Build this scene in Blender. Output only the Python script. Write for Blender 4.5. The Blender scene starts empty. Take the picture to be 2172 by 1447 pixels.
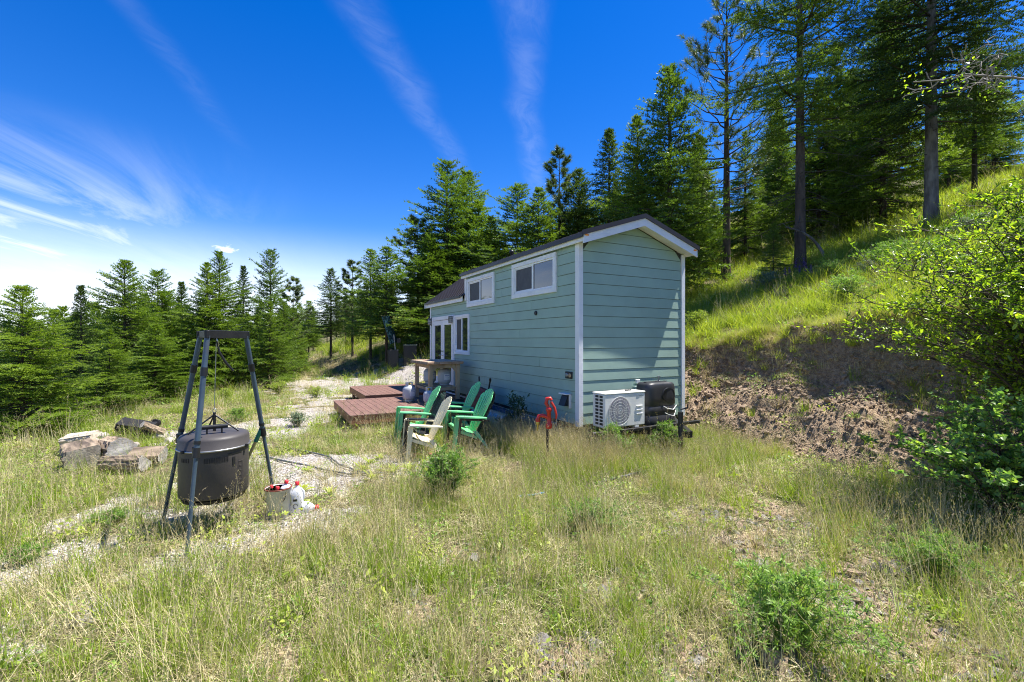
import bpy, math, random
import numpy as np
from mathutils import Vector, Matrix, Euler
random.seed(7)
rng = np.random.default_rng(11)
S = bpy.context.scene
COL = S.collection
PI = math.pi

# ------------------------------------------------------------ camera, world, sun, exposure
H = 1.83
cam_d = bpy.data.cameras.new('camera'); cam = bpy.data.objects.new('camera', cam_d); COL.objects.link(cam)
cam.location = (0, 0, H); cam.rotation_euler = (math.radians(90), 0, 0)
cam_d.lens = 16.0; cam_d.sensor_width = 36.0; cam_d.clip_start = .05; cam_d.clip_end = 8000
cam_d.shift_y = -.001
S.camera = cam

SUN = Vector((1.015, .219, 2.4)).normalized()
sun_el = math.asin(SUN.z); sun_rot = math.atan2(SUN.x, SUN.y)
sd = bpy.data.lights.new('sun', 'SUN'); sd.energy = 5.0; sd.angle = math.radians(.55); sd.color = (1, .955, .88)
so = bpy.data.objects.new('sun', sd); COL.objects.link(so)
so.rotation_euler = SUN.to_track_quat('Z', 'Y').to_euler(); so.location = (0, 0, 60)
S.view_settings.view_transform = 'Standard'; S.view_settings.look = 'None'
S.view_settings.exposure = 1.12; S.view_settings.gamma = 1; S.view_settings.use_curve_mapping = False
S.cycles.use_denoising = True; S.cycles.denoiser = 'OPENIMAGEDENOISE'; S.cycles.denoising_prefilter = 'NONE'; S.cycles.use_adaptive_sampling = False; S.cycles.denoising_input_passes = 'RGB_ALBEDO_NORMAL'; S.cycles.filter_width = 1.05; S.cycles.max_bounces = 7; S.cycles.diffuse_bounces = 3; S.cycles.glossy_bounces = 3
S.cycles.transmission_bounces = 4; S.cycles.transparent_max_bounces = 6; S.cycles.sample_clamp_indirect = 3


class NT:
    """tiny node-tree helper"""
    def __init__(s, nt): s.nt = nt
    def n(s, t, ins=None, **kw):
        nd = s.nt.nodes.new(t)
        for k, v in kw.items(): setattr(nd, k, v)
        for k, v in (ins or {}).items():
            sk = nd.inputs[k]
            if hasattr(v, 'is_linked') or isinstance(v, bpy.types.NodeSocket): s.nt.links.new(v, sk)
            else: sk.default_value = v
        return nd
    def m(s, op, a, b=0.0, c=0.0, clamp=False):
        nd = s.n('ShaderNodeMath', {0: a, 1: b, 2: c}, operation=op, use_clamp=clamp); return nd.outputs[0]
    def sstep(s, v, a, b, lo=0.0, hi=1.0):
        return s.n('ShaderNodeMapRange', {'Value': v, 'From Min': a, 'From Max': b, 'To Min': lo, 'To Max': hi}, interpolation_type='SMOOTHSTEP').outputs[0]
    def mix(s, f, a, b, bt='MIX'):
        nd = s.n('ShaderNodeMix', data_type='RGBA', blend_type=bt)
        for i, v in ((0, f), (6, a), (7, b)):
            if isinstance(v, bpy.types.NodeSocket): s.nt.links.new(v, nd.inputs[i])
            else: nd.inputs[i].default_value = v if i == 0 else (*v[:3], 1)
        return nd.outputs[2]
    def noise(s, vec, scale, detail=4, rough=.55, dist=0.0):
        return s.n('ShaderNodeTexNoise', {'Vector': vec, 'Scale': scale, 'Detail': detail, 'Roughness': rough, 'Distortion': dist}).outputs[0]
    def link(s, a, b): s.nt.links.new(a, b)


world = bpy.data.worlds.new('World'); S.world = world; world.use_nodes = True
wt = world.node_tree; wt.nodes.clear(); N = NT(wt)
sky = N.n('ShaderNodeTexSky', sky_type='NISHITA', sun_disc=False, sun_elevation=sun_el, sun_rotation=sun_rot,
          altitude=900, air_density=1.0, dust_density=.25, ozone_density=3.0)
hs = N.n('ShaderNodeHueSaturation', {'Hue': .516, 'Saturation': 1.42, 'Value': .93, 'Color': sky.outputs[0]}).outputs[0]
tc = N.n('ShaderNodeTexCoord').outputs['Generated']
sx = N.n('ShaderNodeSeparateXYZ', {0: tc}); X_, Y_, Z_ = sx.outputs
zc = N.m('MAXIMUM', Z_, .02)
u_ = N.m('DIVIDE', X_, zc); v_ = N.m('DIVIDE', Y_, zc)
uv = N.n('ShaderNodeCombineXYZ', {0: u_, 1: v_}).outputs[0]
wob = N.m('MULTIPLY', N.m('SUBTRACT', N.noise(uv, 1.1, 2), .5), .22)
def rotscale(v, ang, sc):
    a = N.n('ShaderNodeMapping', {'Vector': v, 'Rotation': (0, 0, ang)}).outputs[0]
    return N.n('ShaderNodeMapping', {'Vector': a, 'Scale': sc}).outputs[0]
fib_v = rotscale(uv, .35, (5, 2.4, 1))
fib = N.sstep(N.noise(fib_v, 1.7, 8, .66, 1.4), .28, .72)
def contrail(a, b, w, v0, v1, amp):
    dx, dy = b[0]-a[0], b[1]-a[1]; L = math.hypot(dx, dy); nx, ny = -dy/L, dx/L
    d = N.m('ADD', N.m('MULTIPLY', u_, nx), N.m('MULTIPLY', v_, ny))
    d = N.m('ABSOLUTE', N.m('ADD', N.m('ADD', d, -(a[0]*nx+a[1]*ny)), wob))
    k = N.m('POWER', N.sstep(d, w*1.25, 0.0), 1.3)
    g = N.m('MULTIPLY', N.sstep(v_, v0-.35, v0+.15), N.sstep(v_, v1+.9, v1-.3))
    return N.m('MULTIPLY', N.m('MULTIPLY', k, g), N.m('MULTIPLY', N.m('ADD', N.m('MULTIPLY', fib, .75), .25), amp))
ct = contrail((.012, 1.33), (.152, 2.98), .085, .3, 3.0, .095)
ct = N.m('MAXIMUM', ct, contrail((-.45, 1.33), (-.30, 2.6), .09, 1.3, 2.6, .075))
ct = N.m('MAXIMUM', ct, contrail((-1.117, 1.37), (-1.278, 1.88), .07, .9, 1.9, .035))
# low cirrus bank to the left (the side away from the slope)
ci_v = rotscale(uv, -.42, (2.6, .55, 1))
ci = N.noise(ci_v, .55, 10, .66, 1.1)
az = N.m('DIVIDE', X_, N.m('MAXIMUM', Y_, .05))
band = N.m('MULTIPLY', N.sstep(Z_, .36, .12), N.sstep(az, -.42, -1.05))
cir = N.m('MULTIPLY', band, N.sstep(ci, .36, .72))
low = N.m('MULTIPLY', N.sstep(Z_, .24, .04), N.sstep(az, .3, -.8, .45, .92))
lowf = N.m('MULTIPLY', low, N.sstep(ci, .1, .7, .75, 1.0))
# one small cumulus low over the left woods
cu_d = N.n('ShaderNodeVectorMath', {0: N.n('ShaderNodeCombineXYZ', {0: az, 1: N.m('DIVIDE', Z_, N.m('MAXIMUM', Y_, .05))}).outputs[0],
        1: (-.628, .201, 0)}, operation='SUBTRACT').outputs[0]
cu_m = N.n('ShaderNodeMapping', {'Vector': cu_d, 'Scale': (1, 2.6, 1)}).outputs[0]
cu_l = N.n('ShaderNodeVectorMath', {0: cu_m}, operation='LENGTH').outputs['Value']
cu = N.sstep(N.m('SUBTRACT', N.noise(cu_m, 26, 5, .6), N.m('MULTIPLY', cu_l, 9)), .22, .44, 0, .85)
mask = N.m('MAXIMUM', N.m('MAXIMUM', ct, N.m('MULTIPLY', cir, .75)), N.m('MAXIMUM', lowf, cu))
wcol = N.mix(mask, hs, (5.6, 5.9, 6.5))
bg = N.n('ShaderNodeBackground', {'Color': wcol, 'Strength': .108})
N.link(bg.outputs[0], N.n('ShaderNodeOutputWorld').inputs[0])

# ------------------------------------------------------------ helpers
TH = math.radians(28.3); CP, SP = math.cos(TH), math.sin(TH)
def W(p, q, z=0.0): return Vector((CP*p - SP*q, SP*p + CP*q, z))
def G(px, py, z=0.0):
    t = (H - z)*965/(py - 722.0); return Vector(((px-1086)/965*t, t, z))

def vnoise(x, y, seed=0):
    xi = np.floor(x).astype(np.int64); yi = np.floor(y).astype(np.int64); fx = x-xi; fy = y-yi
    fx = fx*fx*(3-2*fx); fy = fy*fy*(3-2*fy)
    def hsh(a, b):
        h = (a*374761393 + b*668265263 + seed*69069) & 0xffffffff
        h = ((h ^ (h >> 13))*1274126177) & 0xffffffff
        return ((h ^ (h >> 16)) & 0xffff)/65535.0
    return (hsh(xi, yi)*(1-fx)+hsh(xi+1, yi)*fx)*(1-fy) + (hsh(xi, yi+1)*(1-fx)+hsh(xi+1, yi+1)*fx)*fy
def fbm(x, y, sc, oc=4, seed=0, g=.5):
    r = 0; a = 1; t = 0
    for i in range(oc):
        r = r + a*vnoise(x*sc*2**i + 17.3*i, y*sc*2**i - 9.1*i, seed+i); t += a; a *= g
    return r/t - .5
def sst(x, a, b):
    t = np.clip((x-a)/(b-a), 0, 1); return t*t*(3-2*t)

PE_Q = [-60, -10, 0, 5, 10.5, 15, 29, 34, 60, 200]; PE_P = [-7.5, -6.5, -5.6, -4.6, -3.3, -2.5, .6, 1.2, 1.0, 1.0]
P0_Q = [-60, 4, 14, 20, 27, 34, 60, 200]; P0_P = [7.4, 7.35, 7.5, 5.4, 3.1, 2.0, 1.6, 1.6]
def terrain(x, y, fine=True):
    x = np.asarray(x, float); y = np.asarray(y, float)
    p = CP*x + SP*y; q = -SP*x + CP*y
    pe = np.interp(q, PE_Q, PE_P); p0 = np.interp(q, P0_Q, P0_P)
    d = p - p0
    bank = np.interp(q, [-20, 1, 4, 7, 10, 13, 16], [.75, 1.05, 1.0, .62, .42, .22, 0])
    tal = np.interp(q, [1, 4, 8, 12, 16], [.76, .74, .68, .54, .42])
    wig = fbm(x, y, .55, 3, 5)*.9
    dd = d + wig*.55
    z = np.where(d > 0, tal*np.minimum(np.maximum(dd, 0), 1.55), 0)
    z = z + bank*sst(dd, 1.45, 1.95)
    sl = np.interp(q, [-20, 10, 18, 30], [.37, .37, .38, .40])
    hd = np.maximum(d-1.9, 0)
    z = z + sl*np.minimum(hd, 14) + (sl-.06)*np.clip(hd-14, 0, 40) + .1*np.clip(hd-54, 0, 100)
    e = np.maximum(pe - p, 0)
    r = np.hypot(x, y)
    z = z - np.where(e < 2, .13*e*e, .52+.5*(e-2)) 
    z = np.maximum(z, -70 + fbm(x, y, .004, 3, 9)*30)
    flat = 1 - sst(np.abs(d+3.5), 3.0, 5)
    z = z + fbm(x, y, .16, 3, 2)*.14*sst(r, 2, 9)*(1-.7*flat) + fbm(x, y, .9, 3, 3)*.07 + np.where(hd > 0, fbm(x, y, .35, 3, 8)*.35, 0)
    if fine:
        bk = sst(d, .0, .5)*(1-sst(d, 2.1, 2.6))*(1-sst(q, 12, 17))
        z = z + bk*(fbm(x, y, 2.0, 5, 21, .6)*.62 + fbm(x, y, 7, 3, 23, .6)*.16 + (.5-np.abs(fbm(x, y, 4.5, 3, 31))*2)*.13)
        z = z + fbm(x, y, 4, 2, 4)*.025
    # keep the pad under house and decks level
    pad = sst(p, 1.0, 1.6)*(1-sst(p, 7.2, 7.5))*sst(q, 5.6, 6.2)*(1-sst(q, 15, 16))
    z = z*(1-pad*.85)
    return z
def tz(x, y): return float(terrain(np.array([x]), np.array([y]), False)[0])
def on_ground(px, py):
    """ground point seen at photo pixel, marched on the terrain"""
    dx = (px-1086)/965; dz = (722.0-py)/965; t = 1.2
    while t < 120:
        if H + dz*t < tz(dx*t, t): break
        t += .04 if t < 12 else .12
    return Vector((dx*t, t, tz(dx*t, t)))

GRAV_ = 0
GRAV = [  # photo polylines on the flat + half width (m)
 ([(905, 806), (700, 812)], 2.3), ([(720, 822), (700, 850), (650, 893), (560, 910)], .85), ([(560, 910), (440, 925)], .45),
 ([(735, 990), (600, 985), (560, 1010), (660, 1028)], .5), ([(760, 978), (905, 985)], .42), ([(760, 1085), (640, 1095), (570, 1092)], .3),
 ([(460, 1080), (330, 1112), (180, 1190), (-60, 1240)], .42), ([(420, 1165), (280, 1205), (150, 1300), (-40, 1360)], .30),
 ([(385, 1035), (270, 1070), (120, 1130)], .14), ([(360, 925), (310, 935)], .35), ([(560, 1145), (420, 1190), (300, 1240)], .12)]
def gravel_amt(x, y):
    g = np.full(np.shape(x), -9.0)
    for pl, w in GRAV:
        P = [G(a, b) for a, b in pl]
        for a, b in zip(P[:-1], P[1:]):
            ax, ay = a.x, a.y; bx, by = b.x-a.x, b.y-a.y; L2 = bx*bx+by*by
            t = np.clip(((x-ax)*bx+(y-ay)*by)/L2, 0, 1)
            d = np.hypot(x-ax-t*bx, y-ay-t*by)
            g = np.maximum(g, 1 - d/w)
    return np.clip(np.where(g > -2.5, (g+.55)*.75, 0) + (fbm(x, y, 1.6, 4, 40)*3.4+fbm(x, y, 6, 2, 44)*1.2-.08)*(g > -2.5), 0, 1)
BARE = [(1900, 1330, .50), (2080, 1410, .45), (1450, 1400, .22), (1180, 1390, .22), (1330, 1260, .28), (1720, 1190, .32), (880, 1290, .24), (620, 1400, .20), (1560, 1090, .4), (1130, 1000, .5), (980, 1180, .25), (1850, 1180, .3), (1950, 1400, .4), (1700, 1420, .2)]
def dirt_amt(x, y):
    p = CP*x+SP*y; q = -SP*x+CP*y; d = p-np.interp(q, P0_Q, P0_P)
    a = sst(d+fbm(x, y, .7, 3, 52)*1.4, -.35, .2)*(1-sst(d+fbm(x, y, .8, 2, 50)*.8, 2.0, 2.3))*(1-sst(q, 11, 15))*sst(q, .2, 2.2)
    fg = sst(fbm(x, y, .7, 3, 61), .04, .2)*sst(x, 0, 2)*(1-sst(y, 5, 7))*.75
    for px, py, rr in BARE:
        c = G(px, py); fg = np.maximum(fg, np.clip(1.35-np.hypot(x-c.x, (y-c.y)*1.2)/rr + fbm(x, y, 3.0, 3, 63)*1.6, 0, .95))
    return np.clip(np.maximum(a, fg), 0, 1)

def mesh_np(name, V, F, smooth=None, mats=(), attrs=None, midx=None):
    """V (n,3); F list of faces or (m,k) array"""
    me = bpy.data.meshes.new(name)
    V = np.asarray(V, np.float32)
    if isinstance(F, np.ndarray):
        m, k = F.shape
        me.vertices.add(len(V)); me.vertices.foreach_set('co', V.ravel())
        me.loops.add(m*k); me.loops.foreach_set('vertex_index', F.astype(np.int32).ravel())
        me.polygons.add(m); me.polygons.foreach_set('loop_start', np.arange(0, m*k, k, dtype=np.int32))
        me.polygons.foreach_set('loop_total', np.full(m, k, np.int32))
        me.update(calc_edges=True)
    else:
        me.from_pydata(V.tolist(), [], F); me.update()
    if smooth is True: me.polygons.foreach_set('use_smooth', [True]*len(me.polygons))
    elif smooth is not None and smooth is not False: me.polygons.foreach_set('use_smooth', smooth)
    for mt in mats: me.materials.append(mt)
    if midx is not None: me.polygons.foreach_set('material_index', midx)
    for k, v in (attrs or {}).items():
        at = me.attributes.new(k, 'FLOAT', 'POINT'); at.data.foreach_set('value', np.asarray(v, np.float32))
    return me

def link(name, me, parent=None, loc=None, rot=None, scale=None):
    o = bpy.data.objects.new(name, me); COL.objects.link(o)
    if parent is not None: o.parent = parent
    if loc is not None: o.location = loc
    if rot is not None: o.rotation_euler = rot
    if scale is not None: o.scale = scale
    return o
def tag(o, label=None, cat=None, group=None, kind=None):
    if label: o['label'] = label
    if cat: o['category'] = cat
    if group: o['group'] = group
    if kind: o['kind'] = kind
    return o
def root(name, loc, rz=0, label=None, cat=None, group=None):
    o = bpy.data.objects.new(name, None); COL.objects.link(o); o.empty_display_size = .2
    o.location = loc; o.rotation_euler = (0, 0, rz); return tag(o, label, cat, group)
def copy_tree(o, parent=None):
    c = o.copy(); COL.objects.link(c)
    if parent is not None: c.parent = parent
    for ch in list(o.children): copy_tree(ch, c)
    return c

class MB:
    def __init__(s): s.V = []; s.F = []; s.S = []
    def add(s, V, F, smooth=False):
        b = len(s.V); s.V += [tuple(v) for v in V]; s.F += [tuple(i+b for i in f) for f in F]; s.S += [smooth]*len(F); return s
    def box(s, x0, x1, y0, y1, z0, z1, M=None):
        V = [(x, y, z) for z in (z0, z1) for y in (y0, y1) for x in (x0, x1)]
        if M is not None: V = [M @ Vector(v) for v in V]
        return s.add(V, [(0, 2, 3, 1), (4, 5, 7, 6), (0, 1, 5, 4), (2, 6, 7, 3), (0, 4, 6, 2), (1, 3, 7, 5)])
    def bbox(s, x0, x1, y0, y1, z0, z1, b=.01, M=None):
        """box with chamfered edges"""
        V = []; idx = {}
        cx = ((x0, x1), (y0, y1), (z0, z1))
        for i in range(8):
            sg = [(i >> k) & 1 for k in range(3)]
            for ax in range(3):
                v = [0, 0, 0]
                for k in range(3):
                    c = cx[k][sg[k]]
                    v[k] = c if k == ax else c + (b if sg[k] == 0 else -b)
                idx[(i, ax)] = len(V); V.append(v)
        F = []
        for ax in range(3):
            o = [k for k in range(3) if k != ax]
            for sd_ in (0, 1):
                cs = []
                for a, c in ((0, 0), (1, 0), (1, 1), (0, 1)):
                    i = (sd_ << ax) | (a << o[0]) | (c << o[1]); cs.append(idx[(i, ax)])
                F.append(tuple(cs))
        for ax in range(3):   # edges parallel to ax
            o = [k for k in range(3) if k != ax]
            for a in (0, 1):
                for c in (0, 1):
                    i0 = (a << o[0]) | (c << o[1]); i1 = i0 | (1 << ax)
                    F.append((idx[(i0, o[0])], idx[(i1, o[0])], idx[(i1, o[1])], idx[(i0, o[1])]))
        for i in range(8): F.append((idx[(i, 0)], idx[(i, 1)], idx[(i, 2)]))
        if M is not None: V = [M @ Vector(v) for v in V]
        return s.add(V, F)
    def tube(s, pts, r, n=10, caps=True, flat=1.0):
        pts = [Vector(p) for p in pts]; rs = r if isinstance(r, (list, tuple)) else [r]*len(pts)
        V = []; F = []
        up = None
        for i, p in enumerate(pts):
            t = (pts[min(i+1, len(pts)-1)]-pts[max(i-1, 0)]).normalized()
            if up is None: up = Vector((0, 0, 1)) if abs(t.z) < .9 else Vector((1, 0, 0))
            a = t.cross(up); a = a.normalized() if a.length > 1e-6 else t.orthogonal().normalized()
            b = a.cross(t).normalized(); up = b
            for k in range(n):
                th = 2*PI*k/n; V.append(p + a*math.cos(th)*rs[i] + b*math.sin(th)*rs[i]*flat)
        for i in range(len(pts)-1):
            for k in range(n):
                F.append((i*n+k, i*n+(k+1) % n, (i+1)*n+(k+1) % n, (i+1)*n+k))
        s.add(V, F, True)
        if caps:
            b = len(V); s.add(V[:n], [tuple(range(n))[::-1]]); s.add(V[-n:], [tuple(range(n))])
        return s
    def lathe(s, prof, c=(0, 0, 0), n=24, sm=True, M=None):
        V = [];  F = []
        for r, z in prof:
            for k in range(n):
                a = 2*PI*k/n; V.append(Vector((c[0]+r*math.cos(a), c[1]+r*math.sin(a), c[2]+z)))
        if M is not None: V = [M @ v for v in V]
        for i in range(len(prof)-1):
            for k in range(n): F.append((i*n+k, i*n+(k+1) % n, (i+1)*n+(k+1) % n, (i+1)*n+k))
        s.add(V, F, sm)
        if prof[0][0] > 1e-4: s.add(V[:n], [tuple(range(n))[::-1]])
        if prof[-1][0] > 1e-4: s.add(V[-n:], [tuple(range(n))])
        return s
    def prism(s, poly, axis, a, b):
        """poly in the two other axes; extruded along axis from a to b"""
        def mk(u, v, w): return {0: (w, u, v), 1: (u, w, v), 2: (u, v, w)}[axis]
        n = len(poly); V = [mk(u, v, a) for u, v in poly] + [mk(u, v, b) for u, v in poly]
        F = [tuple(range(n)), tuple(range(n, 2*n))[::-1]] + [(i, i+n, (i+1) % n+n, (i+1) % n) for i in range(n)]
        return s.add(V, F)
    def sheet(s, f, nu, nv, th, sm=True):
        """thick sheet of a surface f(u,v)->(pos, normal)"""
        A = []; B = []
        for j in range(nv+1):
            for i in range(nu+1):
                p, n = f(i/nu, j/nv); p = Vector(p); n = Vector(n).normalized()
                A.append(p + n*th/2); B.append(p - n*th/2)
        k = (nu+1)*(nv+1); F = []; st = nu+1
        for j in range(nv):
            for i in range(nu):
                a = j*st+i; F.append((a, a+1, a+st+1, a+st)); F.append((a+k, a+st+k, a+st+1+k, a+1+k))
        s.add(A+B, F, sm)
        E = []
        for i in range(nu): E += [(i, i+k, i+1+k, i+1), (nv*st+i, nv*st+i+1, nv*st+i+1+k, nv*st+i+k)]
        for j in range(nv): E += [(j*st, (j+1)*st, (j+1)*st+k, j*st+k), (j*st+nu, j*st+nu+k, (j+1)*st+nu+k, (j+1)*st+nu)]
        s.add(A+B, E)
        return s
    def mesh(s, name, mats):
        me = mesh_np(name, s.V, s.F, s.S, mats if isinstance(mats, (list, tuple)) else [mats])
        import bmesh
        bm = bmesh.new(); bm.from_mesh(me); bmesh.ops.recalc_face_normals(bm, faces=bm.faces); bm.to_mesh(me); bm.free()
        return me
    def build(s, name, mat, parent=None, loc=None, rot=None):
        return link(name, s.mesh(name, mat), parent, loc, rot)

# ------------------------------------------------------------ materials
def new_mat(name):
    m = bpy.data.materials.new(name); m.use_nodes = True; m.node_tree.nodes.clear(); return m, NT(m.node_tree)
def mat(name, col, rough=.6, var=.12, nscale=6, bump=.15, bscale=60, metal=0.0, spec=.4, col2=None, stretch=(1, 1, 1), dirt=0.0, dirtcol=(.14, .10, .06), coat=0.0):
    m, T = new_mat(name)
    tc = T.n('ShaderNodeTexCoord').outputs['Object']
    geo = T.n('ShaderNodeObjectInfo')
    off = T.n('ShaderNodeVectorMath', {0: T.n('ShaderNodeMapping', {'Vector': tc, 'Scale': stretch}).outputs[0], 1: geo.outputs['Random']}, operation='ADD').outputs[0]
    n1 = T.noise(off, nscale, 5, .6)
    c2 = col2 or tuple(c*(1-var*2.2) for c in col)
    base = T.mix(T.sstep(n1, .3, .72), c2, tuple(min(1, c*(1+var*.5)) for c in col))
    base = T.mix(T.m('MULTIPLY', geo.outputs['Random'], var*.9), base, tuple(c*.55 for c in col))
    if dirt:
        d = T.sstep(T.noise(tc, 3.1, 6, .7), .5, .72, 0, dirt); base = T.mix(d, base, dirtcol)
    b = T.n('ShaderNodeBsdfPrincipled', {'Base Color': base, 'Roughness': rough, 'Metallic': metal, 'Specular IOR Level': spec, 'Coat Weight': coat})
    rr = T.m('ADD', T.m('MULTIPLY', T.m('SUBTRACT', n1, .5), .25), rough, clamp=True); T.link(rr, b.inputs['Roughness'])
    if bump:
        bn = T.n('ShaderNodeBump', {'Strength': bump, 'Distance': .01, 'Height': T.noise(off, bscale, 4, .6)}); T.link(bn.outputs[0], b.inputs['Normal'])
    T.link(b.outputs[0], T.n('ShaderNodeOutputMaterial').inputs[0]); return m
def leafmat(name, cols, trans=.35, rough=.5, spec=.3, tcol=1.6, bright=1.28):
    """leaf-by-leaf random colour from the 'rnd' attribute; thin translucent leaf"""
    m, T = new_mat(name)
    at = T.n('ShaderNodeAttribute', attribute_name='rnd').outputs['Fac']
    oi = T.n('ShaderNodeObjectInfo').outputs['Random']
    f = T.m('ADD', T.m('MULTIPLY', at, .75), T.m('MULTIPLY', oi, .25))
    cr = T.n('ShaderNodeValToRGB', {0: f}); e = cr.color_ramp.elements
    while len(e) < len(cols): e.new(.5)
    for i, c in enumerate(cols):
        e[i].position = i/(len(cols)-1); e[i].color = (*[min(1, k*bright) for k in c], 1)
    c = cr.outputs[0]
    b = T.n('ShaderNodeBsdfPrincipled', {'Base Color': c, 'Roughness': rough, 'Specular IOR Level': spec})
    tcl = T.mix(1.0, c, (tcol*1.0, tcol*1.05, tcol*.45), 'MULTIPLY')
    t = T.n('ShaderNodeBsdfTranslucent', {'Color': tcl})
    mx = T.n('ShaderNodeMixShader', {0: trans, 1: b.outputs[0], 2: t.outputs[0]})
    T.link(mx.outputs[0], T.n('ShaderNodeOutputMaterial').inputs[0]); return m

M = {}
M['siding'] = mat('siding_paint', (.325, .455, .375), .55, .05, 1.5, .06, 40, stretch=(1, 1, 1), spec=.3, dirt=.14, dirtcol=(.30, .33, .27))
M['white'] = mat('white_trim_paint', (.78, .79, .80), .5, .03, 3, .25, 70, dirt=.12)
M['vinyl'] = mat('white_vinyl', (.80, .81, .82), .35, .02, 3, 0)
M['roof'] = mat('brown_roof_metal', (.075, .062, .058), .38, .08, 2, .04, 20, metal=.3, spec=.5)
M['drip'] = mat('dark_drip_edge', (.035, .030, .030), .4, .05, 3, 0, metal=.2)
M['glass'] = mat('window_glass', (.02, .025, .03), .03, .0, 1, 0, spec=1.0, coat=.6)
M['screen'] = mat('window_screen', (.075, .075, .08), .55, .15, 9, .1, 200)
M['black'] = mat('black_plastic', (.018, .019, .021), .42, .1, 5, .1, 90)
M['steel_dk'] = mat('dark_steel', (.03, .03, .032), .45, .1, 6, .1, 60, metal=.4)
M['galv'] = mat('galvanized_steel', (.42, .43, .44), .38, .15, 8, .05, 30, metal=.8, dirt=.35)
M['amber'] = mat('amber_lens', (.9, .30, .03), .25, .03, 5, 0)
M['redtape'] = mat('red_reflector', (.6, .03, .02), .35, .03, 5, 0)
M['ac'] = mat('cream_metal', (.70, .70, .66), .45, .03, 4, .05, 80, dirt=.15)
M['acdark'] = mat('dark_fins', (.30, .28, .33), .6, .1, 5, 0)
M['propcover'] = mat('grey_black_plastic', (.035, .036, .04), .38, .1, 3, .12, 180)
M['deckboard'] = mat('composite_deck_board', (.21, .115, .085), .62, .12, 2, .06, 60, stretch=(6, 1.5, 6), dirt=.15, dirtcol=(.33, .25, .20))
M['stain'] = mat('red_stained_lumber', (.34, .14, .075), .6, .2, 5, .25, 50, stretch=(.7, 6, 6))
M['wood'] = mat('weathered_lumber', (.50, .37, .22), .75, .22, 4, .4, 50, stretch=(1, 1, .3), dirt=.3)
M['woodtop'] = mat('bar_top_wood', (.62, .48, .33), .65, .25, 3, .35, 40, stretch=(.8, 7, 4), col2=(.30, .14, .07))
M['woodend'] = mat('grey_bark_edge', (.26, .22, .16), .85, .25, 8, .6, 30)
M['green'] = mat('green_chair_plastic', (.19, .64, .27), .38, .04, 3, .05, 140, spec=.45)
M['cream'] = mat('cream_chair_plastic', (.80, .72, .48), .4, .04, 3, .05, 140, dirt=.15)
M['blackch'] = mat('black_chair_plastic', (.02, .022, .026), .38, .05, 3, .05, 140)
M['brownch'] = mat('brown_chair_plastic', (.05, .035, .028), .4, .05, 3, .05, 140)
M['tank'] = mat('white_tank_paint', (.42, .45, .46), .45, .05, 3, .08, 60, dirt=.25)
M['label'] = mat('pale_label', (.72, .72, .68), .6, .03, 3, 0)
M['bluetext'] = mat('blue_print', (.03, .08, .3), .5, .02, 3, 0)
M['blackprint'] = mat('black_print', (.02, .02, .025), .5, .02, 3, 0)
M['legblue'] = mat('blue_grey_tube', (.075, .115, .16), .35, .1, 5, .05, 60, metal=.25, dirt=.25)
M['barrel'] = mat('grey_barrel_paint', (.062, .056, .054), .5, .06, 3, .1, 150, spec=.35)
M['barrel_dk'] = mat('barrel_underside', (.015, .014, .014), .6, .05, 3, .1, 60)
M['rust'] = mat('rusty_red_metal', (.25, .065, .04), .7, .25, 8, .3, 50)
M['hyd'] = mat('red_hydrant_paint', (.62, .035, .02), .3, .12, 6, .1, 40, spec=.5)
M['brass'] = mat('brass', (.55, .40, .10), .35, .1, 8, 0, metal=.9)
M['chrome'] = mat('chrome', (.6, .6, .6), .2, .1, 8, 0, metal=1)
M['bluepanel'] = mat('blue_panel_paint', (.05, .13, .26), .45, .12, 4, .1, 60, dirt=.3)
M['bucket'] = mat('bucket_grey', (.55, .57, .58), .5, .12, 5, .1, 60, dirt=.5, dirtcol=(.2, .08, .03), metal=.1)
M['hdpe'] = mat('white_jug_plastic', (.78, .79, .82), .35, .03, 4, .03, 30)
M['redcap'] = mat('red_cap', (.75, .04, .05), .35, .03, 4, 0)
M['hose'] = mat('grey_hose', (.10, .11, .12), .5, .15, 8, .1, 60)
M['bluehose'] = mat('blue_hose', (.05, .22, .45), .45, .1, 8, 0)
M['bark'] = mat('conifer_bark', (.115, .085, .065), .9, .3, 6, 1.0, 22, stretch=(1, 1, .25), col2=(.035, .026, .020))
M['barkgrey'] = mat('grey_bark', (.20, .18, .155), .9, .3, 6, 1.0, 22, stretch=(1, 1, .3), col2=(.07, .06, .05))
M['twigbark'] = mat('twig_bark', (.10, .08, .06), .9, .3, 6, .3, 40)
M['palebark'] = mat('bare_pale_bark', (.34, .31, .26), .85, .3, 6, .3, 40)
M['logbark'] = mat('log_bark', (.34, .26, .18), .95, .35, 9, 1.0, 30, stretch=(.25, 1, 1), col2=(.06, .045, .035))
M['logface'] = mat('split_log_face', (.66, .58, .45), .8, .25, 7, .6, 40, stretch=(.3, 1, 1), col2=(.30, .25, .19))
M['logend'] = mat('grey_log_end', (.50, .47, .42), .85, .3, 9, .5, 50, stretch=(1, .4, 1), col2=(.17, .16, .15))
M['char'] = mat('charred_wood', (.012, .011, .011), .7, .2, 12, .8, 40)
M['stone'] = mat('pale_stone', (.58, .51, .45), .85, .2, 4, .7, 25, col2=(.24, .20, .17))
M['bankrock'] = mat('brown_bank_rock', (.48, .36, .25), .9, .25, 5, .7, 22, col2=(.15, .105, .07))
M['gravelst'] = mat('gravel_stone', (.74, .69, .63), .85, .25, 5, .3, 40, col2=(.27, .235, .21))
M['slate'] = mat('grey_shale', (.30, .28, .265), .8, .25, 4, .5, 25, col2=(.18, .15, .13))
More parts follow.
